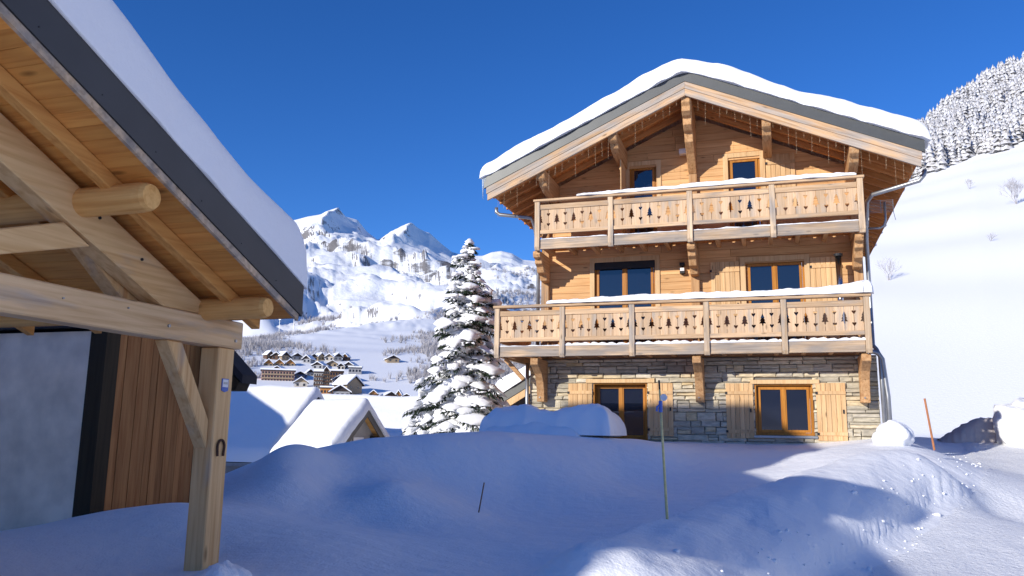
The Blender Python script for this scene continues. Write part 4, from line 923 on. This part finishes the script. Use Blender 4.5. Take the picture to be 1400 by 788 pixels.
# ------------------------------------------------------------------ spruce under snow
def spruce(base, H, Rb, seed, lab):
    rg = random.Random(seed); t = thing('spruce_tree', lab, 'tree', base); bx, by, bz = base
    MB().tube([(bx, by, bz-.5), (bx, by, bz+H*.5), (bx, by, bz+H)], [.16, .09, .012], 10).build('trunk', M['bark'], t)
    nv, nf = [], []; sv, sf = [], []
    def shard(p, d, l, w):
        d = d.normalized(); u = d.cross(Vector((rg.uniform(-1, 1), rg.uniform(-1, 1), rg.uniform(-1, 1)))).normalized()*w
        o = len(nv); nv.extend([p-u, p+u, p+d*l*.6+u*.8, p+d*l]); nf.append((o, o+1, o+2)); nf.append((o, o+2, o+3))
    ico = bmesh.new(); bmesh.ops.create_icosphere(ico, subdivisions=2, radius=1); iv = [v.co.copy() for v in ico.verts]; ifc = [tuple(v.index for v in f.verts) for f in ico.faces]; ico.free()
    def blob(p, d, a, b, c):
        d = d.normalized(); s = d.cross(Vector((0, 0, 1))).normalized(); n = s.cross(d).normalized(); o = len(sv); ph = rg.uniform(0, 9)
        for v in iv:
            k = 1+.26*math.sin(v.x*4+ph)+.2*math.sin(v.y*5+ph*2)+.16*math.sin(v.z*7+v.x*6+ph)
            h = v.z*c*k*(1 if v.z > 0 else .45)
            q = p+d*(v.x*a*k)+s*(v.y*b*k)+n*h; q.z -= .16*a*max(0, v.x)**2
            sv.append(q)
        sf.extend(tuple(i+o for i in f) for f in ifc)
    z = .3; a = rg.uniform(0, 6.3); lob = [rg.uniform(0, 6.28) for _ in range(3)]
    while z < H-.1:
        fr = z/H; rad = Rb*(1-fr)**.74*(1.0 if fr > .12 else .85+fr); n = max(4, 11*(1-fr)**.6)
        z += (.25 if fr < .6 else .2)/n*rg.uniform(.5, 1.5)
        for k in range(1):
            if rg.random() < .1: continue
            a += 2.39996+rg.uniform(-.35, .35); L = rad*rg.choice([.5, .7, .85, .95, 1.0, 1.1, 1.2])*(1+.13*math.sin(a*2+lob[0]+fr*7)+.1*math.sin(a+lob[1]-fr*11)); droop = rg.uniform(.15, .6)*(1-fr*.7)
            rise = .15+.55*fr; p0 = Vector((bx, by, bz+z+rg.uniform(-.08, .08))); dr = Vector((math.cos(a), math.sin(a), 0))
            def pt(s): return p0+dr*(L*s)+Vector((0, 0, L*(rise*s-(droop+rise*.55)*s*s)))
            m_ = max(4, int(L/.085))
            for i in range(m_):
                s = (i+.6)/m_; p = pt(s); tg = (pt(min(1, s+.05))-pt(s-.05)).normalized(); sd = tg.cross(Vector((0, 0, 1))).normalized()
                wid = .3*L*(1-s*.72)*min(1, s*4)+.05
                for q in range(7):
                    u = rg.uniform(-1, 1); pp = p+sd*wid*u+Vector((0, 0, -abs(u)*wid*.35-rg.uniform(0, .06)))
                    shard(pp, sd*u*.9+tg*.7+Vector((0, 0, -.55+rg.uniform(-.3, .25))), rg.uniform(.1, .21), rg.uniform(.014, .03))
            nb = 1 if L < .4 else (2 if L < .8 else (3 if L < 1.4 else 4))
            for i in range(nb):
                if rg.random() < .05: continue
                s = (i+.75)/nb*.92+rg.uniform(-.08, .06); p = pt(s); tg = (pt(min(1.05, s+.08))-pt(s-.08)); wl = L/nb
                blob(p+Vector((0, 0, .045)), tg, wl*rg.uniform(.5, .8), (.13+.21*L)*rg.uniform(.7, 1.2)*(1-.25*s), rg.uniform(.07, .12)*(.75+.35*min(L, 1.6)))
            for i in range(int(L*18)+1):        # dusting on twigs
                s = rg.uniform(.2, 1); p = pt(s); tg = pt(min(1, s+.05))-pt(s-.05); sd = tg.cross(Vector((0, 0, 1))).normalized()
                blob(p+sd*rg.uniform(-.3, .3)*L*(1.1-s*.6)+Vector((0, 0, rg.uniform(-.1, .02))), tg+sd*rg.uniform(-1, 1), rg.uniform(.04, .1), rg.uniform(.025, .055), rg.uniform(.02, .04))
    for k in range(30): shard(Vector((bx, by, bz+H-rg.uniform(0, .5))), Vector((rg.uniform(-1, 1), rg.uniform(-1, 1), 1)), .12, .015)
    blob(Vector((bx, by, bz+H-.05)), Vector((.2, 0, 1)), .14, .05, .05)
    npmesh('foliage', [tuple(v) for v in nv], nf, M['needle'], False, t); npmesh('snow_load', [tuple(v) for v in sv], sf, M['snow'], True, t)
    return t
tp = at(640, 332, 'Y', 24.5)
spruce((tp.x+.02, 24.5, .35), tp.z-.35, 2.05, 4, 'tall spruce laden with snow left of the chalet')

# bare frosted shrubs
def shrub(name, lab, px, py, d, H, W, seed, depth=4):
    rg = random.Random(seed); r = ray(px, py); k = d/math.hypot(r.x, r.y); p = Vector((0, 0, ZC))+r*k; p.z = gz(p.x, p.y)
    b = MB()
    def grow(q, dr, l, rad, n):
        e = q+dr*l; b.tube([q, e], [rad, rad*.6], 3, False)
        if n == 0: return
        for i in range(rg.choice([2, 3, 3])):
            nd = (dr+Vector((rg.uniform(-1, 1)*W, rg.uniform(-1, 1)*W, rg.uniform(-.25, .6)))*.75).normalized(); grow(q.lerp(e, rg.uniform(.6, 1)), nd, l*rg.uniform(.6, .85), rad*.62, n-1)
    for i in range(6): grow(p-Vector((0, 0, .1)), Vector((rg.uniform(-.6, .6)*W, rg.uniform(-.6, .6)*W, 1)).normalized(), H*.36, H*.013, depth)
    return tag(b.build(name, M['twig']), lab, 'shrub')
shrub('bare_tree', 'round frosted bare tree alone on the snowy slope at the right edge', 1388, 262, 150, 4.4, .75, 1, 5)
shrub('shrub', 'frosted bush on the slope just right of the chalet eave', 1212, 338, 110, 3.0, .8, 2, 4)
shrub('shrub', 'small dark bush below the forest edge', 1324, 243, 190, 2.4, .6, 3, 4)
shrub('shrub', 'low tuft of twigs on the open slope right of the chalet', 1355, 338, 120, 1.6, 1.1, 4, 3)

# ------------------------------------------------------------------ forest on the hill (reads as one mass)
def conifer_unit(rg, tiers=6, seg=9):
    V, Fc = [], []
    for t in range(tiers):
        z0 = .06+.9*t/tiers; z1 = z0+.3*(1-.4*t/tiers); r = .2*(1-t/tiers)**.8+.02; o = len(V)
        V.append((0, 0, min(1, z1)))
        for k in range(seg):
            a = 2*math.pi*(k+rg.random()*.5)/seg; q = r*rg.uniform(.45, 1.25); V.append((q*math.cos(a), q*math.sin(a), z0+rg.uniform(-.05, .04)))
        for k in range(seg): Fc.append((o, o+1+k, o+1+(k+1) % seg))
    return np.array(V), np.array(Fc)
def forestmat():
    Mt, t, bs = newmat('snowy_conifers'); geo = N(t, 'ShaderNodeNewGeometry'); mp = coords(t, (.9, .9, .9), rnd=False)
    n = N(t, 'ShaderNodeTexNoise'); n.inputs['Scale'].default_value = 1.1; n.inputs['Detail'].default_value = 4; n.inputs['Roughness'].default_value = .7; t.links.new(mp.outputs[0], n.inputs['Vector'])
    r = ramp(t, [(.3, (.24, .235, .23)), (.45, (.55, .53, .51)), (.58, (.8, .81, .83))]); t.links.new(n.outputs['Fac'], r.inputs[0])
    t.links.new(r.outputs[0], bs.inputs['Base Color']); bs.inputs['Roughness'].default_value = .9; bs.inputs['Specular IOR Level'].default_value = .05; return Mt
M['forest'] = forestmat()
def scatter(name, lab, units, pos, scl, mat, cat):
    Vs, Fs = [], []; o = 0; rg = np.random.default_rng(5)
    for i, (p, s) in enumerate(zip(pos, scl)):
        V, Fc = units[i % len(units)]; a = rg.uniform(0, 6.28); c, sn = math.cos(a), math.sin(a); h = s; w = s*rg.uniform(.8, 1.25)
        X = V[:, 0]*c-V[:, 1]*sn; Y = V[:, 0]*sn+V[:, 1]*c
        Vs.append(np.stack([X*w+p[0], Y*w+p[1], V[:, 2]*h+p[2]], -1)); Fs.append(Fc+o); o += len(V)
    return tag(npmesh(name, np.concatenate(Vs), np.concatenate(Fs), mat, False), lab, cat, kind='stuff')
rgf = random.Random(12); units = [conifer_unit(rgf) for _ in range(9)]
be = np.random.default_rng(3).uniform(21, 40, 5200); dd = np.random.default_rng(4).uniform(250, 445, 5200)
edge = 262+fbm(be*1.3, be*0, 77, 3)*9
k = dd > edge; be, dd = be[k], dd[k]; aa = np.radians(be)+HEAD; fx, fy = dd*np.sin(aa), dd*np.cos(aa); fz = ground_z(fx, fy)-.4
hh = np.random.default_rng(6).uniform(4.5, 14, len(fx))*(.75+.25*fbm(fx/40, fy/40, 9, 2))
scatter('snowy_forest', 'dense snow-covered conifer forest on the hill at upper right', units, np.stack([fx, fy, fz], -1), hh, M['forest'], 'forest')
# scrub and bare trees on the valley side (far off, one mass)
def bush_unit(rg, n=16):
    V, Fc = [], []
    for k in range(n):
        a = rg.uniform(0, 6.28); ti = rg.uniform(.0, .75); d = Vector((math.cos(a)*ti, math.sin(a)*ti, 1)).normalized()*rg.uniform(.6, 1); q = Vector((math.cos(a)*.1, math.sin(a)*.1, rg.uniform(0, .25))); s = Vector((-math.sin(a), math.cos(a), 0))*rg.uniform(.02, .05)
        o = len(V); V += [tuple(q-s), tuple(q+s), tuple(q+d+s*.5)]; Fc.append((o, o+1, o+2))
    return np.array(V), np.array(Fc)
bu = [bush_unit(rgf) for _ in range(8)]
G = np.random.default_rng(8)
px = G.uniform(320, 745, 26000); be = np.degrees(np.arctan((px-700)/F))*1.02; dd = np.exp(G.uniform(math.log(560), math.log(3100), 26000))
aa = np.radians(be)+HEAD; fx, fy = dd*np.sin(aa), dd*np.cos(aa)
den = fbm(fx/150+3, fy/220, 15, 4)+.55*sstep(-8, -1, be)*(1-sstep(1500, 2400, dd))-.5*sstep(800, 1600, dd)*(1-sstep(-8, -2, be))-.25*sstep(1700, 2600, dd)+.35*(1-sstep(650, 900, dd))
k = den > .27+G.uniform(-.25, .25, len(den)); fx, fy, dd = fx[k], fy[k], dd[k]; fz = ground_z(fx, fy)-.3
scatter('valley_scrub', 'grey bare trees and frosted scrub covering the far valley side', bu, np.stack([fx, fy, fz], -1), G.uniform(3.5, 8.5, len(fx))*np.clip(dd/1100, .8, 1.7), M['scrub'], 'scrub')

# ------------------------------------------------------------------ the village across the valley
VW = {'brown': plain('village_brown', (.12, .07, .045), .9), 'dark': plain('village_dark', (.045, .035, .035), .9), 'tan': plain('village_tan', (.34, .26, .17), .9), 'orange': plain('village_orange', (.45, .2, .06), .9),
      'pink': plain('village_pink', (.42, .26, .2), .9), 'cream': plain('village_cream', (.5, .46, .4), .9), 'grey': plain('village_grey', (.3, .3, .31), .9), 'blue': plain('village_blue', (.12, .16, .26), .9)}
def vill(lab, x0, x1, ytop, ybot, wallc, gablec, rot=0, flat=False, rows=0, cols=0, roofh=.45, balc=False):
    xm = (x0+x1)/2; r = ray(xm, ybot); te = r.z/math.hypot(r.x, r.y)
    d = float(np.interp(te, [.036, .0929], [500, 700])); k = d/math.hypot(r.x, r.y); p = Vector((0, 0, ZC))+r*k
    s = k*r.length/ray(xm, ybot).length*1.0/F*1.0        # metres per pixel at that distance
    s = k/F
    W = (x1-x0)*s*1.15; H = (ybot-ytop)*s; D_ = W*.9 if not flat else 11
    zb = gz(p.x, p.y); zb = min(zb, p.z)-1.5; hw = p.z-zb+H*(1-roofh if not flat else .82); rh = H*(roofh if not flat else .18)
    t = thing('village_house' if not flat else 'village_block', lab, 'house', (p.x, p.y, zb), 'houses of the far village')
    ang = math.atan2(-p.x, p.y)+rot; ca, sa = math.cos(ang), math.sin(ang)
    def tr(b):
        b.v = [(p.x+x*ca-y*sa, p.y+x*sa+y*ca, zb+z) for (x, y, z) in b.v]; return b
    w = tr(MB().box(-W*.42, W*.42, 0, D_, 0, hw)).build('wall', VW[wallc], t)
    ov = W*.06
    if flat:
        tr(MB().box(-W*.45, W*.45, -.8, D_+.5, hw, hw+rh*.35)).build('roof', VW['dark'], t); tr(MB().box(-W*.46, W*.46, -1, D_+.6, hw+rh*.36, hw+rh)).build('roof_snow', M['snow'], t)
    else:
        tr(MB().prism([(-W*.42, hw+.01), (0, hw+rh*.8), (W*.42, hw+.01)], 'Y', .02, D_-.02)).build('gable', VW[gablec], t)
        for sx in (-1, 1):
            tr(MB().prism([(0, hw+rh*.8), (sx*W*.5, hw-rh*.14), (sx*W*.5, hw-rh*.22), (0, hw+rh*.72)], 'Y', -1.2, D_+.6)).build('roof', VW['dark'], t)
            tr(MB().prism([(0, hw+rh), (sx*W*.5, hw+.02), (sx*W*.5, hw-rh*.13), (0, hw+rh*.81)], 'Y', -1.25, D_+.7)).build('roof_snow', M['snow'], t)
    for i in range(rows):
        for j in range(cols):
            zc = hw*(.12)+(hw*.86)*(i+.5)/rows if rows > 1 else hw*.72; xc = -W*.42+W*.84*(j+.5)/cols; ww, wh = min(.7, W*.84/cols*.28), min(.75, hw/rows*.3)
            tr(MB().box(xc-ww, xc+ww, -.08, .05, zc-wh, zc+wh)).build('window', M['glass'], t)
        if balc and i:
            z_ = hw*.12+(hw*.86)*i/rows; tr(MB().box(-W*.4, W*.4, -1.0, -.02, z_-.1, z_+.75)).build('balcony', VW['brown' if wallc != 'pink' else 'tan'], t)
    return t
vill('long pink apartment block with flat snowy roof in the far village', 357, 402, 504, 522, 'pink', 'pink', flat=True, rows=3, cols=11, balc=True)
vill('hotel with tall brown gable tower in the middle of the village', 440, 450, 500, 532, 'tan', 'brown', rows=5, cols=3, roofh=.25, balc=True)
vill('cream hotel wing left of the brown tower', 428, 441, 505, 532, 'cream', 'brown', flat=True, rows=4, cols=4, balc=True)
vill('brown hotel wing right of the brown tower', 450, 469, 505, 525, 'brown', 'brown', flat=True, rows=3, cols=5)
vill('big barn-like chalet with wide snowy roof at the right of the village', 471, 498, 512, 538, 'tan', 'tan', rot=.7, rows=1, cols=2, roofh=.5)
vill('low grey building with flat snowy roof above the barn-like chalet', 476, 494, 501, 514, 'grey', 'dark', flat=True, rows=1, cols=4)
vill('brown building with balconies at the lower edge of the village', 437, 455, 528, 545, 'orange', 'brown', flat=True, rows=2, cols=4)
vill('wide dark gable at the front of the village', 451, 478, 525, 546, 'grey', 'dark', rows=1, cols=4, roofh=.5)
vill('pale gable house in front of the pink block', 402, 420, 515, 532, 'cream', 'tan', rows=1, cols=2)
for i, (x0, x1, yt, yb, w, g) in enumerate([(364, 374, 479, 492, 'brown', 'brown'), (371, 384, 481, 493, 'brown', 'dark'), (384, 396, 480, 494, 'tan', 'dark'), (399, 413, 482, 494, 'grey', 'dark'), (413, 425, 485, 498, 'grey', 'dark'), (424, 434, 483, 494, 'tan', 'dark'), (434, 444, 482, 494, 'tan', 'tan'), (444, 456, 483, 495, 'cream', 'tan'), (456, 468, 482, 495, 'cream', 'dark'), (468, 476, 483, 494, 'brown', 'orange')]):
    vill('small snow-roofed chalet, '+['leftmost', 'second', 'third', 'fourth', 'fifth', 'sixth', 'seventh', 'eighth', 'ninth', 'rightmost'][i]+' of the top row of the village', x0, x1, yt, yb, w, g, rot=[.5, -.3, .6, .25, -.5, .1, .55, -.2, .4, -.4][i], rows=1, cols=2)
for i, (x0, x1) in enumerate([(361, 373), (375, 388), (390, 403)]):
    vill('orange timber gable, '+['leftmost', 'middle one', 'rightmost'][i]+' of three alike above the pink block', x0, x1, 490, 502, 'tan', 'orange', rows=1, cols=2, roofh=.6)
for lab, a in (('tiny dark gable just above the pink block', (374, 385, 500, 508, 'grey', 'dark')), ('dark gabled chalet above the left hotel wing', (426, 442, 494, 506, 'grey', 'dark')), ('narrow dark gable left of the hotel', (419, 429, 504, 516, 'cream', 'dark')),
               ('blue-grey gable right of the pink block', (403, 418, 507, 519, 'blue', 'dark')), ('dark gable above the flat grey building', (461, 471, 496, 507, 'cream', 'dark')), ('striped roof house at the right of the village', (470, 484, 494, 506, 'grey', 'dark')),
               ('chalet with brown gable below the top row', (447, 461, 492, 503, 'tan', 'tan')), ('snowy chalet between hotel wing and barn-like chalet', (455, 473, 512, 527, 'grey', 'dark')), ('lone dark chalet among bare trees right of the village', (529, 546, 485, 497, 'tan', 'dark')),
               ('house with steep orange gable near the spruce', (541, 549, 533, 548, 'brown', 'orange')), ('long low house left of the steep orange gable', (526, 542, 535, 547, 'brown', 'dark')), ('small brown house between barn-like chalet and spruce', (505, 516, 533, 545, 'brown', 'orange')), ('low snowy house right of the steep orange gable', (549, 563, 538, 548, 'brown', 'dark'))):
    vill(lab, *a, rot=((a[0]*7) % 11-5)*.11, rows=1, cols=2)
for i, (x, y0, y1) in enumerate(((381, 438, 463), (401, 436, 455))):
    r = ray(x, y1); k = 1000/math.hypot(r.x, r.y); p = Vector((0, 0, ZC))+r*k; z0 = min(p.z, gz(p.x, p.y)); h = p.z-z0+(y1-y0)*1000/F
    t = thing('lift_pylon', ['taller left', 'shorter right'][i]+' of two thin lift pylons above the village', 'pylon', (p.x, p.y, z0), 'lift pylons')
    MB().tube([(p.x, p.y, z0-2), (p.x, p.y, z0+h)], [.5, .3], 6).build('mast', M['zinc'], t); MB().box(p.x-1.6, p.x+1.6, p.y-.2, p.y+.2, z0+h, z0+h+.5).build('crossarm', M['zinc'], t)
